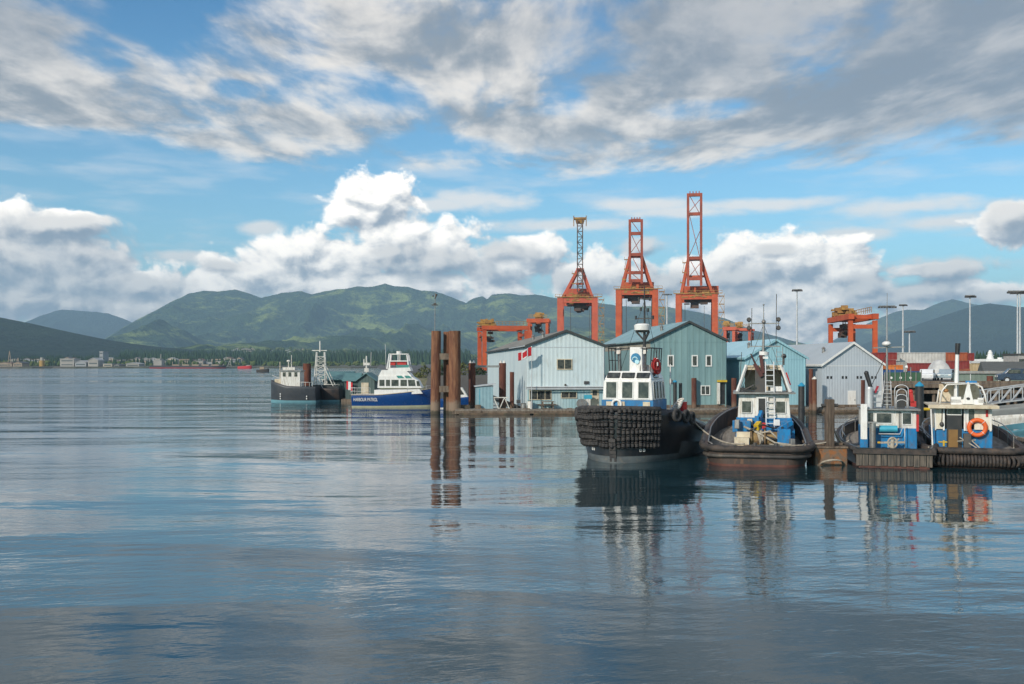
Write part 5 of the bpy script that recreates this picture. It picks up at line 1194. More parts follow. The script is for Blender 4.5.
# ------------------------------------------------------------------ port cranes
ORA = mat('crane_orange', (.55,.095,.022), .55, c2=(.40,.06,.016), sc=.3, amt=.9, dirt=((.30,.13,.07), .4), dsc=.4)
BOOMR = mat('crane_boom_red', (.38,.065,.025), .6, c2=(.20,.04,.02), sc=.3, amt=.9)
SAL = mat('crane_salmon', (.54,.10,.05), .55, c2=(.44,.08,.04), sc=.3, amt=.9, dirt=((.40,.22,.08), .4), dsc=.4)
CYEL = mat('crane_ochre', (.42,.24,.05), .6, c2=(.25,.12,.04), sc=.6, amt=.9)
CDRK = mat('crane_dark', (.06,.05,.045), .6, c2=(.14,.07,.04), sc=.6, amt=.9)
YC = 420.; K = YC/F
def sts(label, pxc, m, legs, ytop, ybase_boom, boom_w, yhouse, house, yleg, apex, extra_cap=False, lattice=False):
    """ship-to-shore crane with raised boom, seen along its boom; all positions in metres about its own base"""
    px = pxc; X = at(px, HZ, YC).x; t = thing('container_crane', label, 'crane', (X, YC, 3.0), -math.atan2(X, YC))
    zz = lambda py: CH-(py-HZ)*K-3.0
    xx = lambda p: (p-pxc)*K
    D = 22.
    for x in legs:
        for y in (0, D): b = MB(); b.box((xx(x), y, zz(yleg)/2), (2.5, 2.3, zz(yleg))); b.build('leg', m, t)
    for y in (0, D): b = MB(); b.box(((xx(legs[0])+xx(legs[1]))/2, y, zz(yleg)-1.2), (xx(legs[1])-xx(legs[0])-2.5, 1.9, 2.2)); b.build('portal_beam', m, t)
    for x in legs:
        b = MB(); b.box((xx(x), D/2, zz(yleg)-4.5), (1.5, D-2.3, 1.8)); b.build('side_beam', m, t)
        b = MB(); b.box((xx(x), D/2, 2.2), (1.6, D-2.3, 1.8)); b.build('sill_beam', m, t)
    hx0, hx1 = house; b = MB(); b.box(((xx(hx0)+xx(hx1))/2, D*.55, (zz(yhouse[0])+zz(yhouse[1]))/2), (xx(hx1)-xx(hx0), 12, zz(yhouse[0])-zz(yhouse[1]))); b.build('machinery_house', m, t)
    # A-frame
    b = MB()
    for s, lx in ((-1, legs[0]), (1, legs[1])):
        for y in (0, D*.8):
            b.bar((xx(pxc+s*boom_w), y*.3, zz(apex)), (xx(lx)-s*1.0, y, zz(yleg)), 1.1)
    b.bar((xx(pxc-boom_w)-.5, 0, zz(apex)), (xx(pxc+boom_w)+.5, 0, zz(apex)), 1.5)
    b.bar((xx(pxc-boom_w*1.5), 0, zz((apex+yleg)/2)), (xx(pxc+boom_w*1.5), 0, zz((apex+yleg)/2)), .9)
    b.build('apex_frame', m, t)
    # raised boom: two girders with cross ties and bracing
    b = MB(); z0, z1 = zz(ybase_boom), zz(ytop); g = boom_w*K
    if lattice:
        for sx_ in (-g, g):
            for y in (-1.6, 1.4): b.bar((sx_, y, z0), (sx_, y-2, z1), .42)
        n = 13
        for i in range(n):
            za, zb = z0+(z1-z0)*i/n, z0+(z1-z0)*(i+1)/n
            b.bar((-g, -1.6, za), (g, -1.6, za), .3); b.bar((-g, -1.8, za), (g, -1.8, zb), .26) if i % 2 else b.bar((g, -1.8, za), (-g, -1.8, zb), .26)
            b.bar((-g, -1.6, za), (-g, 1.4, zb), .22); b.bar((g, -1.6, za), (g, 1.4, zb), .22)
    else:
        for sx_ in (-g, g): b.box((sx_, -1.5, (z0+z1)/2), (1.05, 1.6, z1-z0))
    b.build('boom', CDRK if lattice else BOOMR, t)
    b = MB()
    if not lattice:
        for py in extra_cap: b.box((0, -1.5, zz(py)), (2*g-1.05, 1.2, 1.3))
        for i in range(len(extra_cap)-1):
            a, c = zz(extra_cap[i]), zz(extra_cap[i+1]); b.bar((-g+.5, -1.2, a), (g-.5, -1.2, c), .25)
            if a-c > 8: b.bar((g-.5, -1.2, (a+c)/2+2), (-g+.5, -1.2, c+1), .25)
        for k in range(4): b.box((-g+.8+k*(2*g-1.6)/3, -1.5, z1+.2), (.4, .8, 1.4))
        b.build('boom_tie', BOOMR, t)
    else:
        b.box((0, -1.5, z1+.8), (5.2, 3.0, .7)); b.box((0, -1.5, z1-.5), (3.0, 2.0, 1.6), top=1.3)
        for x in (-2.6, 2.6): b.cyl((x, -2.9, z1-2.6), (x, -2.9, z1+1.8), .18)
        b.build('boom_tip', CYEL, t)
    # trolley and spreader machinery hanging under the girder
    b = MB(); rr = random.Random(int(pxc)); lx0, lx1 = xx(legs[0])+1.5, xx(legs[1])-1.5; zl = zz(yleg)
    for i in range(26):
        x = rr.uniform(lx0*.9, lx1*.9); f_ = 1-abs(x/max(abs(lx0), lx1))*.6; z = zl-.2-rr.random()*5.6*f_
        b.box((x, rr.uniform(1, 8), z), (rr.uniform(.8, 3.2), rr.uniform(1, 3), rr.uniform(.4, 1.3)))
    b.bar((lx0*.8, 2, zl-2.5), (lx1*.8, 2, zl-2.5), .5); b.box((0, 5, zl-3.2), (3.5, 4, 5)); b.build('trolley', CDRK, t)
    b = MB()
    for i in range(14): x = rr.uniform(lx0*.95, lx1); b.box((x, -1.0, zl+rr.uniform(-1.6, .8)), (rr.uniform(.8, 3.5), .3, rr.uniform(.3, .9)))
    b.bar((xx(legs[0])-2, -1.4, zl+.2), (xx(legs[1])+3, -1.4, zl+.2), .35); b.bar((xx(legs[0])-2, -1.4, zl+1.3), (xx(legs[1])+3, -1.4, zl+1.3), .14)
    for i in range(12): x = xx(legs[0])-2+(xx(legs[1])-xx(legs[0])+5)*i/11; b.bar((x, -1.4, zl+.2), (x, -1.4, zl+1.3), .12)
    b.build('walkway', CYEL, t)
    # stair tower on the right leg
    b = MB(); x0 = xx(legs[1])+1.8
    for k in range(9):
        z = zl-1-k*3.4
        if z < 2: break
        b.box((x0+.9, 0, z), (2.4, 2, .3)); b.bar((x0, -.9, z), (x0+1.9, -.9, z-3.4), .2) if k % 2 else b.bar((x0+1.9, -.9, z), (x0, -.9, z-3.4), .2)
        for x in (x0-.2, x0+2.0): b.bar((x, -1, z-3.4), (x, -1, z+.9), .14)
    b.build('stair_tower', CYEL, t)
    b = MB()
    for k in range(4): b.box((xx(pxc-boom_w)-1.5-1.0*(k > 1), 0, zz(apex)-1.5-k*4.2), (1.7, 1.2, .35)); b.bar((xx(pxc-boom_w)-2.2-1.0*(k > 1), 0, zz(apex)-1.5-k*4.2), (xx(pxc-boom_w)-2.2-1.0*(k > 1), 0, zz(apex)-.3-k*4.2), .15)
    for a_ in range(3): b.bar((xx(pxc-boom_w)-1.5, 0, zz(apex)-1.5-a_*4.2), (xx(pxc-boom_w)-2.4, 0, zz(apex)-5.7-a_*4.2), .16)
    b.build('service_stair', CYEL, t)
    b = MB(); b.cyl((-4, 2, 0), (-4, 2, zl-4), .09); b.cyl((4, 2, 0), (4, 2, zl-5), .07); b.build('hoist_cable', CDRK, t)
    return t
sts('salmon coloured container crane with slim lattice boom, leftmost of the three tall cranes', 580, SAL, (560.2, 594.8), 221, 292, 2.6, (287.5, 296.5), (566, 589), 297.5, 270, (), True)
sts('orange container crane of middle height, between the lattice crane and the tallest crane', 635.8, ORA, (618.8, 655), 220, 284, 5.9, (281, 288), (621.5, 654), 289.5, 256, (221, 234, 255, 273, 281))
sts('tallest orange container crane, rightmost of the three tall cranes', 694.6, ORA, (678.8, 714.5), 194, 286, 6.4, (285, 293), (684, 718.5), 294, 259, (195.5, 214.5, 258.5, 279))

def rtg(label, Y, px0, px1, ytop, m, rz=0., D=9., trolley='left', girder=1.6, lw=1.0, w=None, X=None):
    """yard gantry: four legs, twin girders, trolley; x along the span"""
    kk = Y/F; X = at(px0, HZ, Y).x; w = w or (px1-px0)*kk; z = CH-(ytop-HZ)*kk-3
    t = thing('gantry_crane', label, 'crane', (X, Y, 3), rz)
    for x in (0, w):
        for y in (0, D): b = MB(); b.box((x, y, (z-1)/2), (lw, lw, z-1)); b.build('leg', m, t)
    b = MB()
    for y in (0, D): b.box((w/2, y, z-.2), (w+1.6, 1.1, girder))
    for x in (w*.06, w*.94): b.box((x, D/2, z-.2), (.8, abs(D)-1.1, girder*.7))
    b.build('girder', m, t)
    for x in (0, w):
        b = MB(); b.box((x, D/2, z-2.2), (.7, abs(D)-lw, .8)); b.build('side_beam', m, t)
        b = MB(); b.box((x, D/2, 1.3), (1.1, abs(D)+1.5, .9)); b.build('sill_beam', m, t)
    rr = random.Random(int(px0)); b = MB(); cx = {'left': w*.12, 'mid': w*.5, 'right': w*.86}[trolley]
    for i in range(34): b.box((cx+rr.uniform(-w*.17, w*.17), D/2+rr.uniform(-.4, .4)*abs(D), z+.6+rr.random()*1.7), (rr.uniform(.4, 1.7), rr.uniform(.5, 1.5), rr.uniform(.3, 1.1)))
    b.box((cx, D/2, z+.7), (w*.36, abs(D)*.8, .4)); b.build('trolley', CYEL, t)
    b = MB()
    for i in range(9): b.box((cx+rr.uniform(-w*.12, w*.12), D/2, z-1.2-rr.random()*3.0), (rr.uniform(.8, 2), 1.5, rr.uniform(.4, 1.1)))
    b.cyl((cx-1, D/2, z-4), (cx-1, D/2, z), .1); b.cyl((cx+1, D/2, z-4), (cx+1, D/2, z), .1); b.build('cab', CDRK, t)
    b = MB()
    for i in range(13): x = w*i/12; b.bar((x, -.7, z+.6), (x, -.7, z+1.7), .1)
    b.bar((0, -.7, z+1.7), (w, -.7, z+1.7), .1); b.bar((0, -.7, z+1.15), (w, -.7, z+1.15), .08); b.build('handrail', CYEL, t)
    return t
rtg('long orange yard gantry rising behind the left end of the pale blue shed', 300, 484.5, 527, 327, ORA, R(8), 14, 'left', 1.2, 1.2)
rtg('compact orange yard gantry topped with machinery behind the pale blue shed roof', 330, 529, 547, 320, ORA, R(-5), 9, 'mid', 1.3, .9)
rtg('low pinkish red gantry group beside the tallest crane, over the sky blue shed', 350, 725, 733.5, 328, SAL, R(-15), 9, 'left', 1.2)
rtg('thin pink gantry right of the low pinkish group, over the sky blue shed', 360, 736, 749.5, 329, SAL, R(-20), 8, 'left', .9)
rtg('orange yard gantry with ochre trolley standing behind the grey lilac shed', 215, 853, 872, 319.5, ORA, R(-95.7), -4.7, 'left', 1.1, .85, 18.)

# ------------------------------------------------------------------ light masts
def light_mast(label, px, ytop, Y, w=2.0, both=False):
    z = CH-(ytop-HZ)*Y/F-3; t = thing('light_mast', label, 'light mast', (at(px, HZ, Y).x, Y, 3), -.1)
    b = MB(); b.cyl((0, 0, 0), (0, 0, z), .30*Y/260, .17*Y/260, 8); b.build('pole', ALU, t)
    b = MB(); b.bar((-w, 0, z), (w, 0, z), .22)
    b.torus((0, 0, z-.1), .9, .1, (0, 0, 1), 10, 4); b.build('headframe', STEEL, t)
    b = MB()
    for i in range(7): b.box((-w+i*w/3, -.3, z-.32), (w/4.2, .5, .42))
    b.build('lamp_bank', DARK, t); return t
light_mast('tall light mast standing alone above the seam between sky blue and grey sheds', 797, 289.5, 260, 1.2)
light_mast('light mast with wide flat head just right of the orange yard gantry', 887, 306, 240, 1.9)
light_mast('thin light mast between the wide headed mast and the short one', 903, 304.5, 330, 1.2)
light_mast('shortest light mast, above the white container', 909.5, 331, 300, 1.5)
light_mast('tall pale light mast above the red containers at right', 970, 295.5, 230, 1.1)
light_mast('thick light mast near the right edge with broad lamp bank', 1020, 291, 210, 2.4)
light_mast('slimmer light mast just left of the thick right edge mast', 1017.5, 292, 235, 1.6)
light_mast('distant slim mast seen between the two orange tall cranes', 667, 294, 400, 1.8)

# ------------------------------------------------------------------ containers and sheds of the terminal
def corr(name, c): return mat(name, c, .55, c2=tuple(v*.75 for v in c), sc=.5, amt=.9, rib=.55, ribc=.5, dirt=((.20,.12,.08), .3), dsc=.5)
CM = {'dark_red': corr('container_red', (.26,.035,.03)), 'white': corr('container_white', (.62,.60,.56)), 'orange': corr('container_orange', (.66,.20,.04)), 'blue': corr('container_blue', (.03,.10,.30)), 'grey': corr('container_grey', (.42,.41,.38)), 'tan': corr('container_tan', (.55,.42,.24)), 'rust': corr('container_rust', (.40,.10,.04))}
def container(label, px0, px1, yt, yb, Y, m, group=None, D=2.44, name='shipping_container'):
    k = Y/F; x0, x1 = at(px0, HZ, Y).x, at(px1, HZ, Y).x; zt, zb = CH-(yt-HZ)*k, CH-(yb-HZ)*k
    t = thing(name, label, 'container', ((x0+x1)/2, Y, zb), 0, group); w, h = x1-x0, zt-zb
    b = MB(); b.box((0, D/2, h/2), (w-.14, D-.14, h-.14)); b.build('body', CM[m], t)
    f = MB()
    for x in (-w/2+.07, w/2-.07):
        for y in (.07, D-.07): f.bar((x, y, 0), (x, y, h), .15)
    for zz in (.07, h-.07):
        for y in (.07, D-.07): f.bar((-w/2, y, zz), (w/2, y, zz), .14)
    f.build('frame', CM[m], t); return t
# rows stacked upon each other; heights come from what shows over the green fence
cy = 170.
container('long dirty white container on the stack above the green fence', 897.5, 945.5, 352.5, 363, cy, 'white', D=3)
container('dark red container under the long white container', 900, 945.3, 363.2, 371, cy, 'dark_red')
container('lower dark blue container between fence and red container', 908, 944, 371.2, 379, cy, 'blue')
container('rusty red container right of the long white container', 946, 967.5, 352.5, 360.8, cy, 'rust')
container('dark red container directly below the rusty red one', 946, 969.5, 361, 369, cy, 'dark_red')
container('brown red container low behind the small white exhaust pipe', 946, 970, 369.2, 377, cy, 'rust')
container('dark red container end at the right end of the stack', 968, 974.3, 353, 360.8, cy, 'dark_red')
container('upper dark red container beside the roof of the grey shed', 876, 897, 352.5, 359.6, 150, 'dark_red')
container('second dark red container in the stack beside the grey shed', 878, 896, 359.8, 364.8, 150, 'dark_red')
container('bright orange container above the dark blue one by the grey shed', 886, 903, 365, 369.6, 148, 'orange')
container('dark blue container under the bright orange one by the grey shed', 886, 903.5, 369.8, 375, 148, 'blue')
container('pale grey container left of the long white container', 893, 900, 353, 361, 168, 'grey')
container('second pale grey container below the topmost pale grey one', 899, 907, 362, 372, 160, 'grey')
container('long tan container below the white ship superstructure', 970.5, 1003, 363.5, 371, 185, 'tan')
container('orange tan container at the left foot of the long tan one', 966, 985, 371.2, 375.6, 160, 'orange')
container('tan container behind the grey green warehouse roof', 1004, 1032, 364.5, 371.5, 190, 'tan')

# wharf on piles
YW = 92.; ZW = CH-(383.5-HZ)*YW/F
x0, x1 = at(884, HZ, YW).x, at(1120, HZ, YW).x
wf = thing('timber_wharf', 'long timber wharf on many piles below the green fence at right', 'wharf', (x0, YW, 0))
b = MB(); b.ext([(0, -1), (x1-x0, -1), (x1-x0, 18), (5.9, 13)], lambda u, v, k: (u, v, k), ZW-.24, ZW); b.build('deck', DECK, wf)
b = MB(); b.box(((x1-x0)/2, -1.1, ZW-.18), (x1-x0, .3, .36)); b.box(((x1-x0)/2, -.85, ZW-.75), (x1-x0, .3, .3)); b.box(((x1-x0)/2, -1.1, ZW+.14), (x1-x0, .28, .22)); b.build('stringer', WOOD, wf)
b = MB(); b.box(((x1-x0)/2, -.8, .95), (x1-x0, .18, .2)); b.build('lower_brace', WOOD, wf)
rr = random.Random(5)
for i in range(26):
    x = .8+i*.95+rr.uniform(-.15, .15)
    for j, y in enumerate((-.7, 3.2, 7.2)[:2 if i % 2 else 3]):
        if x < x1-x0: b = MB(); b.cyl((x+y*.45, y, -2), (x+y*.45+rr.uniform(-.1, .1), y, ZW-.25), .17, .16, 8); b.build('pile', WOOD if (i+j) % 3 else WETWOOD, wf)
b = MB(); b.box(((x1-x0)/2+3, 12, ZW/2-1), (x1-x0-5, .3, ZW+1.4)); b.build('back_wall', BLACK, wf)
b = MB()
for i in range(9): x = 1+i*2.7; b.bar((x, -.75, .4), (x+1.8, -.75, ZW-.4), .14)
b.build('cross_brace', WETWOOD, wf)

GRN = mat('green_fence', (.035,.10,.055), .8, c2=(.05,.12,.07), sc=.7, amt=.9, rib=1.2, ribc=.25)
xf0, xf1 = at(884.5, HZ, 95).x, at(921, HZ, 95).x; zf0, zf1 = ZW, CH-(372.3-HZ)*95/F
t = thing('screen_fence', 'dark green screened fence with three white discs on the wharf', 'fence', (xf0, 95, ZW))
b = MB(); b.box(((xf1-xf0)/2, 0, (zf1-zf0)/2), (xf1-xf0, .06, zf1-zf0)); b.build('screen', GRN, t)
for i in range(8): b = MB(); b.cyl(((xf1-xf0)*i/7, -.06, 0), ((xf1-xf0)*i/7, -.06, zf1-zf0+.25*(i % 3)), .05); b.build('post', STEEL, t)
for px in (891, 900.4, 910.3):
    x = at(px, HZ, 95).x-xf0; z = CH-(377.8-HZ)*95/F-ZW; b = MB(); b.cyl((x, -.09, z), (x, -.05, z), .12, .12, 14); b.build('disc', WHITE2, t)
GRW = mat('grey_green_cladding', (.155,.205,.175), .7, c2=(.12,.165,.14), sc=.5, amt=.9, rib=.5, ribc=.25)
xw0, xw1 = at(957, HZ, 98).x, at(1075, HZ, 98).x; zw1 = CH-(373.2-HZ)*98/F
t = thing('warehouse', 'long low grey green warehouse on the wharf at the right edge', 'warehouse', (xw0, 98, ZW), R(-21))
b = MB(); b.box(((xw1-xw0)/2, 4, (zw1-ZW)/2), (xw1-xw0, 8, zw1-ZW)); b.build('wall', GRW, t)
b = MB(); b.box(((xw1-xw0)/2, -.05, zw1-ZW+.10), (xw1-xw0+.4, .3, .26)); b.build('gutter', STEEL, t)
b = MB(); b.ext([(-.2, zw1-ZW+.1), (4.2, zw1-ZW+1.15), (8.4, zw1-ZW+.1)], lambda u, v, k: (k, u, v), 2.4, xw1-xw0+.2); b.build('roof', mat('dark_roof', (.10,.105,.10), .8), t)
for i in range(5): b = MB(); b.box((1.2+i*2.5, -.03, (zw1-ZW)/2), (.07, .05, zw1-ZW)); b.build('wall_strip', ALU, t)
for px, lab in ((901.5, 'lamp post'), ):
    pass

def car(label, px, Y, m, L=4.4, rz=0, z=None):
    z = ZW if z is None else z; t = thing('parked_car', label, 'car', (at(px, HZ, Y).x, Y, z), rz)
    b = MB(); b.ext([(-L/2, .30), (L/2, .30), (L/2, .72), (L*.30, .88), (-L*.38, .92), (-L/2, .80)], lambda u, v, k: (u, k, v), -.85, .85); b.build('body', m, t, bev=.06)
    b = MB(); b.ext([(-L*.36, .90), (L*.27, .86), (L*.12, 1.36), (-L*.24, 1.38)], lambda u, v, k: (u, k, v), -.74, .74); cb = b.build('cabin', m, t, bev=.04)
    for a, c in ((-.30, -.04), (.0, .20)): b = MB(); b.ext([(L*a, .93), (L*c, .93), (L*c-.25*(c > .1), 1.28), (L*a+.12, 1.28)], lambda u, v, k: (u, k, v), -.76, -.735); b.build('window', GLASS, cb)
    for x in (-L*.31, L*.31):
        for y in (-.8, .8): b = MB(); b.cyl((x, y-.09, .31), (x, y+.09, .31), .31, .31, 14); wl_o = b.build('wheel', BLACK, t); b = MB(); b.cyl((x, y-.10 if y < 0 else y+.08, .31), (x, y-.08 if y < 0 else y+.10, .31), .17, .17, 10); b.build('rim', ALU, wl_o)
    for y in (-.6, .6): b = MB(); b.box((-L/2-.0, y, .66), (.06, .3, .14)); b.build('headlight', WHITE2, t)
    return t
car('white hatchback parked on the wharf, left of the silver blue car', 927.5, 120, mat('car_white', (.70,.72,.74), .25), 4.2, R(62), 3.0)
car('silver blue car parked on the wharf beside the white hatchback', 947, 122, mat('car_silver', (.35,.43,.48), .25, .3), 4.2, R(58), 3.0)
car('dark blue car parked at the wharf edge by the right picture edge', 1021, 93.2, mat('car_dark', (.03,.05,.09), .25), 4.2, R(-18))
t = thing('boat_cover', 'pale domed tarpaulin over a boat behind the parked cars', 'covered boat', (at(939, HZ, 132).x, 132, 3.0))
b = MB(); rr = random.Random(8); vs = []; n1, n2 = 9, 9
for i in range(n1+1):
    for j in range(n2+1):
        u, v = i/n1*2-1, j/n2*2-1; vs.append((u*1.45, v*1.8, 2.55*(max(0, 1-abs(u)**2.2))**.7*(max(0, 1-abs(v)**3))**.5+.02*rr.random()))
b.add(vs, [(i*(n2+1)+j, (i+1)*(n2+1)+j, (i+1)*(n2+1)+j+1, i*(n2+1)+j+1) for i in range(n1) for j in range(n2)], 0, True); b.build('tarpaulin', mat('tarp_grey', (.55,.55,.53), .8, c2=(.4,.4,.4), amt=.7), t); b = MB(); b.box((0, 0, .3), (1.9, 2.2, .6)); b.build('cradle', WOOD, t)

# ship beyond the warehouse, only its white superstructure shows
YS = 420.; k = YS/F
t = thing('ship', 'white ship superstructure with radar mast beyond the tan containers', 'ship', (at(997, HZ, YS).x, YS, 0))
q = lambda px, py: ((px-997)*k, CH-(py-HZ)*k)
def slab(b, a, c, y0, d): (xa, za), (xb, zb) = q(*a), q(*c); b.box(((xa+xb)/2, y0, (za+zb)/2), (xb-xa, d, za-zb))
b = MB(); slab(b, (986, 361.5), (1018, 372), 6, 14); slab(b, (982.5, 361), (1007, 363), 6, 18); slab(b, (986.5, 359), (1004.5, 361.2), 6, 12); b.build('superstructure', WHITE2, t)
b = MB(); slab(b, (960, 371), (1100, 395), 8, 20); b.build('hull', NAVY, t)
b = MB(); b.cyl((*q(997, 359.4)[:1], 6, q(997, 359.4)[1]), (q(997, 350)[0], 6, q(997, 350)[1]), 1.6, .5, 10); b.ball((q(997, 353)[0], 6, q(997, 353)[1]), 1.0); slab(b, (993.5, 355), (1000.5, 355.6), 6, 1); b.build('radar_mast', WHITE2, t)
b = MB(); slab(b, (1007, 360.5), (1018.5, 362), 2, 5)
for a_, c_ in ((1007, 1009), (1012, 1014), (1016, 1018)): slab(b, (a_, 362), (c_, 367), 2, 2)
b.cyl((q(1004.5, 357.4)[0], 4, q(1004.5, 361)[1]), (q(1004.5, 357.4)[0], 4, q(1004.5, 357.4)[1]), 1.0); b.build('bridge_wing', WHITE2, t)

t = thing('dockside_building', 'low pale hut cut by the right picture edge behind the light masts', 'building', (at(1024.5, HZ, 200).x, 200, 3))
b = MB(); b.box((0, 3, 1.9), (2.6, 6, 3.8)); b.build('wall', mat('pale_concrete', (.42,.40,.38), .8, c2=(.3,.29,.28), amt=.8), t); b = MB(); b.box((0, 3, 3.95), (3.0, 6.4, .3)); b.build('roof', DARK, t)
for z in (2.6,): b = MB(); b.box((-.3, -.03, z), (1.6, .06, .8)); b.build('window', GLASS, t)

# ------------------------------------------------------------------ things at the right: floats, boom, gangway, skiffs
def at0(px, py): Y = wl(py); return at(px, HZ, Y).x, Y
t = thing('pipe_boom', 'long yellow pipe boom stretched along the far side of the right berth', 'boom', (at(890, HZ, 84).x, 84, 1.15))
b = MB(); b.cyl((0, 0, 0), (24, 1.5, .12), .13, .13, 8); b.build('pipe', YELLOW, t); b = MB()
for i in range(9): b.box((i*2.9+.4, i*.18, -.55), (.2, .2, .95))
b.build('bracket', DARK, t)
b = MB(); b.box((12, .9, -.95), (25, 1.6, .3)); b.build('float', WOOD, t)
t = thing('gangway', 'pale metal truss gangway lying above a grey skiff at the right edge', 'gangway', (at(984, HZ, 80).x, 80, 1.6), R(6))
b = MB()
for y in (0, 1.2):
    b.bar((0, y, .15), (7, y, .9), .10); b.bar((.3, y, 1.25), (7, y, 2.1), .09)
    for i in range(7): b.bar((i*1.0+.3, y, .18+i*.107), (i*1.0+.3, y, 1.28+i*.12), .06); b.bar((i*1.0+.3, y, .18+i*.107), (i*1.0+1.3, y, 1.4+i*.12), .06)
for i in range(8): b.bar((i*1.0, 0, .15+i*.107), (i*1.0, 1.2, .15+i*.107), .07)
b.build('truss', ALU, t); b = MB(); b.box((3.5, .6, .56), (7, 1.0, .05), ry=-math.atan(.107)); b.build('walkway', STEEL, t)
def skiff(label, px, Y, L, B, zt, m, rz, boot=None, deckm=None, z=0.):
    t = thing('skiff', label, 'skiff', (at(px, HZ, Y).x, Y, z), rz)
    hull_mesh(stations(L, B, lambda t: plan(t, .5, .9), lambda t: plan(t, .35, .85)*.8, interp([(0, zt*.85), (1, zt*1.25)]), interp([(0, .3), (1, .45)]), 14), PROF, [boot or m, m], .06, .05, parent=t, deck_mat=deckm or STEEL)
    for y in (-L*.2, L*.1): b = MB(); b.box((0, y, zt*.72), (B*1.6, .28, .05)); b.build('thwart', ALU, t)
    b = MB(); b.box((0, -L/2-.12, zt*.75), (.3, .35, .5)); b.cyl((0, -L/2-.2, .2), (0, -L/2-.2, -.5), .07); b.build('outboard_motor', BLACK, t)
    return t
GREYH = mat('skiff_grey', (.26,.27,.26), .5, c2=(.2,.2,.2)); 
skiff('grey aluminium skiff beneath the truss gangway at the right edge', 1012, 78, 6, 1.05, 1.35, GREYH, R(-80), z=.3)
skiff('long white skiff moored in front of the yellow pipe boom', 1000, 71, 5.6, .9, .95, WHITE, R(-85), z=.25)
skiff('white and turquoise launch at the right edge above the plank float', 1022, 62, 5., 1.0, .95, mat('dull_turquoise', (.10,.27,.33), .5, c2=(.08,.2,.25)), R(-60), WHITE2, WHITE2, z=.15)
pf = thing('plank_float', 'grey plank float slanting away from beside the rightmost tug', 'dock', (31.0, 60, 0), R(-14))
b = MB()
for i in range(30): b.box((1.0, -6.2+i*.6, .52), (3.6, .54, .08), rz=rr.uniform(-.01, .01))
b.build('planking', DECK, pf)
b = MB(); b.box((-.8, 2.5, .62), (.2, 18, .16)); b.box((2.7, 2.5, .62), (.2, 18, .16)); b.build('kerb_timber', WOOD, pf)
b = MB(); b.box((1, 2.5, .2), (3.4, 17.6, .5)); b.build('pontoon', WETWOOD, pf)
pf2 = thing('mooring_float', 'low timber float running behind the two right tugs', 'dock', (at(880, HZ, 66).x, 66, 0), R(3))
b = MB(); b.box((9, 0, .42), (22, 1.8, .12)); b.build('planking', DECK, pf2); b = MB(); b.box((9, 0, .15), (21.6, 1.6, .42)); b.build('pontoon', WETWOOD, pf2)
b = MB()
for i in range(7): b.cyl((i*3.2-1, -.95, .25), (i*3.2-1, -.95, .9), .1)
b.build('bollard_post', WOOD, pf2)

# rusty block with a timber post between tugs 2 and 3
X, Y = at0(831.5, 465.2)
t = thing('mooring_block', 'rust stained square float carrying a thick timber post with a crossbar', 'mooring block', (X, Y+.75, 0))
b = MB(); b.box((0, 0, .35), (1.6, 1.5, 1.0)); b.build('float_box', mat('flaking_rust_box', (.17,.125,.09), .85, c2=(.30,.12,.04), sc=2.6, amt=.9, bump=.03, dirt=((.07,.045,.03), .8), dsc=1.4, contrast=(.45, .6)), t, bev=.05)
b = MB(); b.box((0, .75, 1.0), (1.5, 1.8, .12)); b.box((0, .0, .88), (1.7, 1.6, .08)); b.build('deck', WOOD, t)
b = MB(); b.box((-.02, -.5, 1.7), (.40, .36, 3.1), rz=.1); b.build('post', mat('split_timber', (.13,.095,.07), .9, c2=(.055,.04,.03), sc=2.2, amt=1., stretch=(4,4,.4), bump=.03, dirt=((.24,.2,.15), .5)), t, bev=.04)
b = MB(); b.cyl((-.42, -.5, 2.95), (.40, -.5, 2.95), .08, .08, 8); b.build('crossbar', DARK, t)
b = MB(); b.torus((0, -.72, .06), .55, .05, (0, .5, 1), 14, 5); b.build('rope_loop', ROPE, t)

# orange covered raft between tugs 1 and 2
t = thing('covered_raft', 'orange tarpaulin covered raft lying between the big black tug and ladder tug', 'raft', (at(722, HZ, 66).x, 66, 0), R(4))
b = MB(); vs = []; n1, n2 = 12, 8; rr = random.Random(3)
for i in range(n1+1):
    for j in range(n2+1):
        u, v = i/n1*2-1, j/n2*2-1; vs.append((u*1.55, v*.9, .25+.75*(max(0, 1-abs(u)**5))**.6*(max(0, 1-abs(v)**4))**.6+.05*math.sin(i*1.7+j)))
b.add(vs, [(i*(n2+1)+j, (i+1)*(n2+1)+j, (i+1)*(n2+1)+j+1, i*(n2+1)+j+1) for i in range(n1) for j in range(n2)], 0, True); b.build('tarpaulin', ORANGE, t); b = MB(); b.box((0, 0, .15), (3.3, 2.0, .4)); b.build('float', WETWOOD, t)

# mooring lines
p1 = world(T1, (-2.3, -.2, 2.35)); p2 = world(T2, (-.6, -L2/2+.8, 1.05))
rope_between('mooring_line', 'pale mooring line sagging from the black tug side to the ladder tug stern', p1, p2, .55, .045)
rope_between('mooring_line', 'short pale line from the ladder tug stern to the rusty mooring block', world(T2, (.6, -L2/2+.8, 1.05)), (X+.0, Y+.2, 1.15), .12, .035)
rope_between('mooring_line', 'slack line from the timber post to the silver exhaust tug', (X+.1, Y+.3, 2.1), world(T3, (-1.9, -2.6, 1.15)), .5, .045)
rope_between('mooring_line', 'line between the silver exhaust tug and the rightmost tug', world(T3, (1.6, -L3/2+.4, 1.0)), world(T4, (-1.7, -L4/2+.9, 1.05)), .1, .035)
rope_between('mooring_line', 'line from the rightmost tug stern to the slanting plank float', world(T4, (1.7, -L4/2+.4, 1.0)), (at(1012, HZ, 52).x, 52, .75), .12, .035)
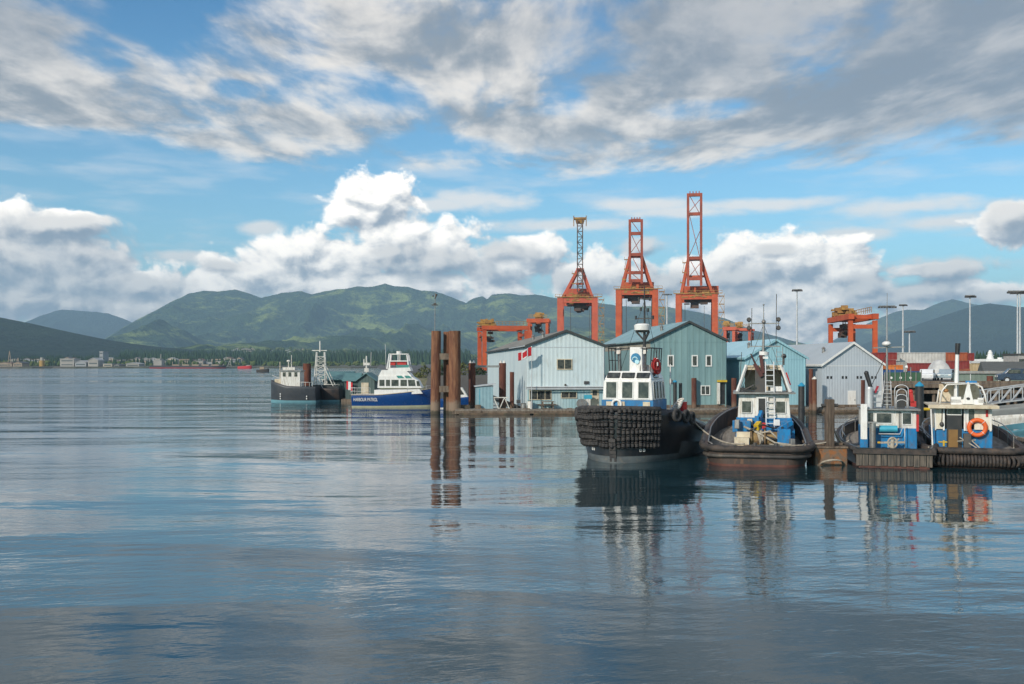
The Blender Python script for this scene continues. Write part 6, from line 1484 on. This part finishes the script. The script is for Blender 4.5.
# ------------------------------------------------------------------ far shore
hgt = lambda x, y: max(h_main(x, y), 0)
FT = mat('conifer_needles', (.022,.045,.024), .95, c2=(.045,.08,.035), sc=.02, amt=1., spec=.1)
FY = mat('mixed_woodland_leaves', (.06,.10,.035), .95, c2=(.11,.13,.04), sc=.02, amt=1., spec=.1)
def woods(name, n, pxr, yr_, m, hr, seed, ground, label=None):
    rr = random.Random(seed); b = MB()
    for i in range(n):
        Y = rr.uniform(*yr_); px = rr.uniform(*pxr); x = (px-512)*Y/F; h = rr.uniform(*hr); w = h*rr.uniform(.16, .26); z = ground(x, Y)-1
        if m is FT:
            for z0, z1, r in ((0, .6, 1.), (.3, .85, .7), (.55, 1., .42)):
                vs = [(x+w*r*math.cos(a)*rr.uniform(.8, 1.2), Y+w*r*math.sin(a), z+h*z0) for a in (0, 1.26, 2.5, 3.77, 5.03)]+[(x, Y, z+h*z1)]
                b.add(vs, [(0, 1, 5), (1, 2, 5), (2, 3, 5), (3, 4, 5), (4, 0, 5)])
        else:
            for k in range(4): b.ball((x+rr.uniform(-w, w), Y, z+h*rr.uniform(.3, .7)), w*rr.uniform(.8, 1.3), (1, 1, rr.uniform(.6, 1.)), 5, 4)
    return tag(b.build(name, m), kind='stuff')
woods('conifer_forest', 2600, (120, 470), (1560, 2250), FT, (14, 26), 1, hgt)
woods('conifer_forest', 1500, (20, 300), (1500, 1700), FT, (10, 20), 2, lambda x, y: max(hgt(x, y), 0))
woods('woodland', 800, (240, 500), (1900, 2900), FY, (10, 18), 3, hgt)
woods('woodland', 260, (-40, 425), (1180, 1400), FY, (6, 11), 4, lambda x, y: 1.5)
woods('conifer_forest', 500, (-60, 330), (1240, 1330), FT, (7, 14), 5, lambda x, y: 1.5)
# low strip of reclaimed land the port buildings stand on
sm = mat('shore_bank', (.10,.095,.075), .95, c2=(.06,.065,.04), sc=.02, amt=1.)
n = 60; b = MB(); vs = []
for i in range(n+1):
    x = -900+i*(830/n); y = 1130+12*math.sin(i*.7)+8*math.sin(i*1.9); vs += [(x, y, -1), (x, y+6, 2.), (x, y+420, 4.5)]
b.add(vs, [(3*i+k, 3*i+3+k, 3*i+4+k, 3*i+1+k) for i in range(n) for k in (0, 1)]); tag(b.build('shore', sm), kind='structure')

HW = [mat('house_white', (.36,.34,.31), .8, c2=(.3,.28,.25), sc=.15, amt=.9), mat('house_cream', (.50,.44,.34), .8), mat('house_grey', (.34,.35,.36), .8), mat('house_tan', (.36,.28,.20), .8)]
HR = [mat('house_roof_dark', (.10,.10,.105), .9), mat('house_roof_brown', (.16,.10,.08), .9), mat('house_roof_pale', (.42,.42,.42), .9)]
GW = mat('distant_glass', (.05,.06,.07), .2)
def house(name, label, cat, x, y, z, w, d, h, wm, rm, group=None, flat=False, rz=0.):
    t = thing(name, label, cat, (x, y, z-1), rz, group)
    b = MB(); b.ext([(-w/2, 0), (w/2, 0), (w/2, h), (0, h if flat else h*1.35), (-w/2, h)], lambda u, v, k: (u, k, v), 0, d); b.build('wall', wm, t)
    b = MB()
    if flat: b.box((0, d/2, h+.25), (w+.8, d+.8, .5))
    else:
        for s in (-1, 1): b.ext([(0, h*1.35+.05), (s*(w/2+.6), h-.2), (s*(w/2+.6), h+.2), (0, h*1.35+.5)], lambda u, v, k: (u, k, v), -.6, d+.6)
    b.build('roof', rm, t)
    b = MB()
    nr = max(1, int(h//4)); nc = max(2, int(w//6))
    for r in range(nr): b.box((0, -.05, h*(r+.55)/nr), (w*.8, .1, 1.1))
    b.build('window', GW, t)
rr = random.Random(21)
# hillside town: houses that show as pale specks between the trees
spots = []
for i in range(150):
    if i < 95: px, Y = rr.gauss(445, 38), rr.uniform(2300, 3500)
    else: px, Y = rr.uniform(230, 420), rr.uniform(2100, 3000)
    if px > 500 or px < 200: continue
    x = (px-512)*Y/F; z = hgt(x, Y)
    house('hillside_house', 'tiny pale house among the trees on the far green hillside', 'house', x, Y, z, rr.uniform(12, 24), 10, rr.uniform(6, 9), rr.choice(HW[:3]), rr.choice(HR), 'houses on the far hillside', rz=rr.uniform(-.6, .6))
for i in range(60):
    px, Y = rr.uniform(10, 240), rr.uniform(1350, 1480); x = (px-512)*Y/F
    house('waterfront_house', 'tiny building in the low far shore town behind the waterfront', 'house', x, Y, 4, rr.uniform(8, 20), 8, rr.uniform(5, 9), rr.choice(HW), rr.choice(HR), 'buildings in the far shore town', rz=rr.uniform(-.4, .4), flat=rr.random() < .4)
YQ = 1160.; kq = YQ/F
def wb(label, px0, px1, yt, wm, rm, flat=False, name='waterfront_shed', Y=YQ, cat='shed'):
    k_ = Y/F; w = (px1-px0)*k_; h = (368.-yt)*k_*(.78 if not flat else 1.); house(name, label, cat, at((px0+px1)/2, HZ, Y).x, Y, 2.5, w, 18, h, wm, rm, None, flat)
wb('long white roofed shed on the far left shore', 60, 74, 360, HW[0], HR[2], True)
wb('low grey shed directly right of the long white roofed shed', 75, 86, 362, HW[2], HR[2])
wb('pale domed hall on the far left shore near a blue shed', 88, 98, 359.5, HW[0], HR[2])
wb('cream shed beside the domed hall, farther right', 103, 112, 365, HW[1], HR[2], True)
wb('white shed left of the moored freighter', 126, 139, 364, HW[0], HR[2])
wb('small white shed between cream shed and freighter', 114, 119, 365.4, HW[0], HR[0])
wb('tan warehouse at the far left picture edge', -4, 12, 363.5, HW[3], HR[1])
wb('brown warehouse right of the tan one at far left', 13, 22, 363, HW[3], HR[0])
wb('white block behind the moored freighter', 195, 203, 362.5, HW[0], HR[2], True, Y=1240)
wb('second white block behind the freighter bow', 217, 224, 362.8, HW[0], HR[2], True, Y=1240)
wb('grey block between the two white blocks', 206, 213, 363.5, HW[2], HR[2], True, Y=1245)
wb('pale tower block on the shore under the hillside', 99.5, 103, 353, HW[2], HR[2], True, Y=1300, cat='tower')
t = thing('silo', 'ochre silo with white top on the far left shore', 'silo', (at(42, HZ, YQ).x, YQ, 1))
b = MB(); b.cyl((0, 0, 0), (0, 0, (368-361)*kq), 3.0, 3.0, 14); b.build('drum', mat('silo_ochre', (.42,.25,.06), .7), t); b = MB(); b.cyl((0, 0, (368-361)*kq), (0, 0, (368-358)*kq), 2.0, 1.8, 12); b.build('head', HW[0], t)
for i, (px, yt, lab) in enumerate(((9.5, 352, 'thin derrick at the far left shore'), (18, 359, 'short derrick right of the thin one on the far shore'), (229.5, 362, 'short white post at the freighter bow'))):
    t = thing('derrick', lab, 'derrick', (at(px, HZ, YQ).x, YQ, 2)); h = (368-yt)*kq; b = MB()
    for s in (-1, 1): b.bar((s*2.2, 0, 0), (0, 0, h), .5)
    b.bar((-1.3, 0, h*.4), (1.3, 0, h*.4), .4); b.build('frame', HW[3] if i < 2 else HW[0], t)
# freighter
YFR = 1110.; kf = YFR/F; x0 = at(151, HZ, YFR).x; LFR = (226-151)*kf
t = thing('freighter', 'long low dark freighter with white bridge moored at the far shore', 'ship', (at(188.5, HZ, YFR).x, YFR, 0), R(-90))
hull_mesh(stations(LFR, 6.5, lambda t: plan(t, .85, .9), lambda t: plan(t, .8, .85)*.98, interp([(0, 3.4), (.9, 3.0), (1, 4.0)]), interp([(0, 2.9), (1, 3.2)])), PROF, [mat('freighter_red', (.30,.03,.03), .7), mat('freighter_dark', (.05,.045,.05), .7)], 1.1, .3, parent=t)
b = MB(); b.box((0, -LFR/2+9, 6.0), (10, 9, 7)); b.box((0, -LFR/2+9, 10), (11, 6, 2)); b.cyl((0, -LFR/2+11, 11), (0, -LFR/2+11, 16), .5); b.build('bridge', HW[0], t)
b = MB()
for i in range(5): b.cyl((0, -LFR/2+24+i*11, 3), (0, -LFR/2+24+i*11, 7.5), .35); b.box((0, -LFR/2+29+i*11, 3.8), (8, 7, 1.4))
b.build('deck_gear', HW[3], t)
t = thing('red_ship', 'small bright red vessel on the far water right of the freighter', 'ship', (at(245, HZ, 1050).x, 1050, 0), R(-90))
hull_mesh(stations(14.5, 2.4, lambda t: plan(t, .6, .9), lambda t: plan(t, .5, .9)*.95, interp([(0, 2.4), (1, 3.4)]), interp([(0, 1.7), (1, 2.4)])), PROF, [RED, mat('signal_red', (.62,.03,.03), .6)], .3, .1, parent=t)
b = MB(); b.box((0, 3.5, 3.0), (3, 4, 1.8)); b.build('cabin', HW[0], t)
t = thing('workboat', 'small dark workboat with tan cabin on the open water left of the fishing boat', 'boat', (at(263, HZ, 600).x, 600, 0), R(-90))
hull_mesh(stations(7.5, 1.6, lambda t: plan(t, .5, .9), lambda t: plan(t, .4, .9)*.9, interp([(0, 1.6), (1, 2.2)]), interp([(0, 1.1), (1, 1.5)])), PROF, [BLACK, mat('workboat_hull', (.06,.05,.045), .7)], .2, .1, parent=t)
b = MB(); b.box((0, -.5, 2.4), (1.8, 2.6, 1.8)); b.build('cabin', HW[3], t); b = MB(); b.cyl((0, .2, 3.2), (0, .2, 5.2), .12); b.build('mast', DARK, t)
# trees of the right-hand horizon
woods('conifer_forest', 260, (955, 1040), (700, 900), FT, (6, 14), 9, lambda x, y: 3)
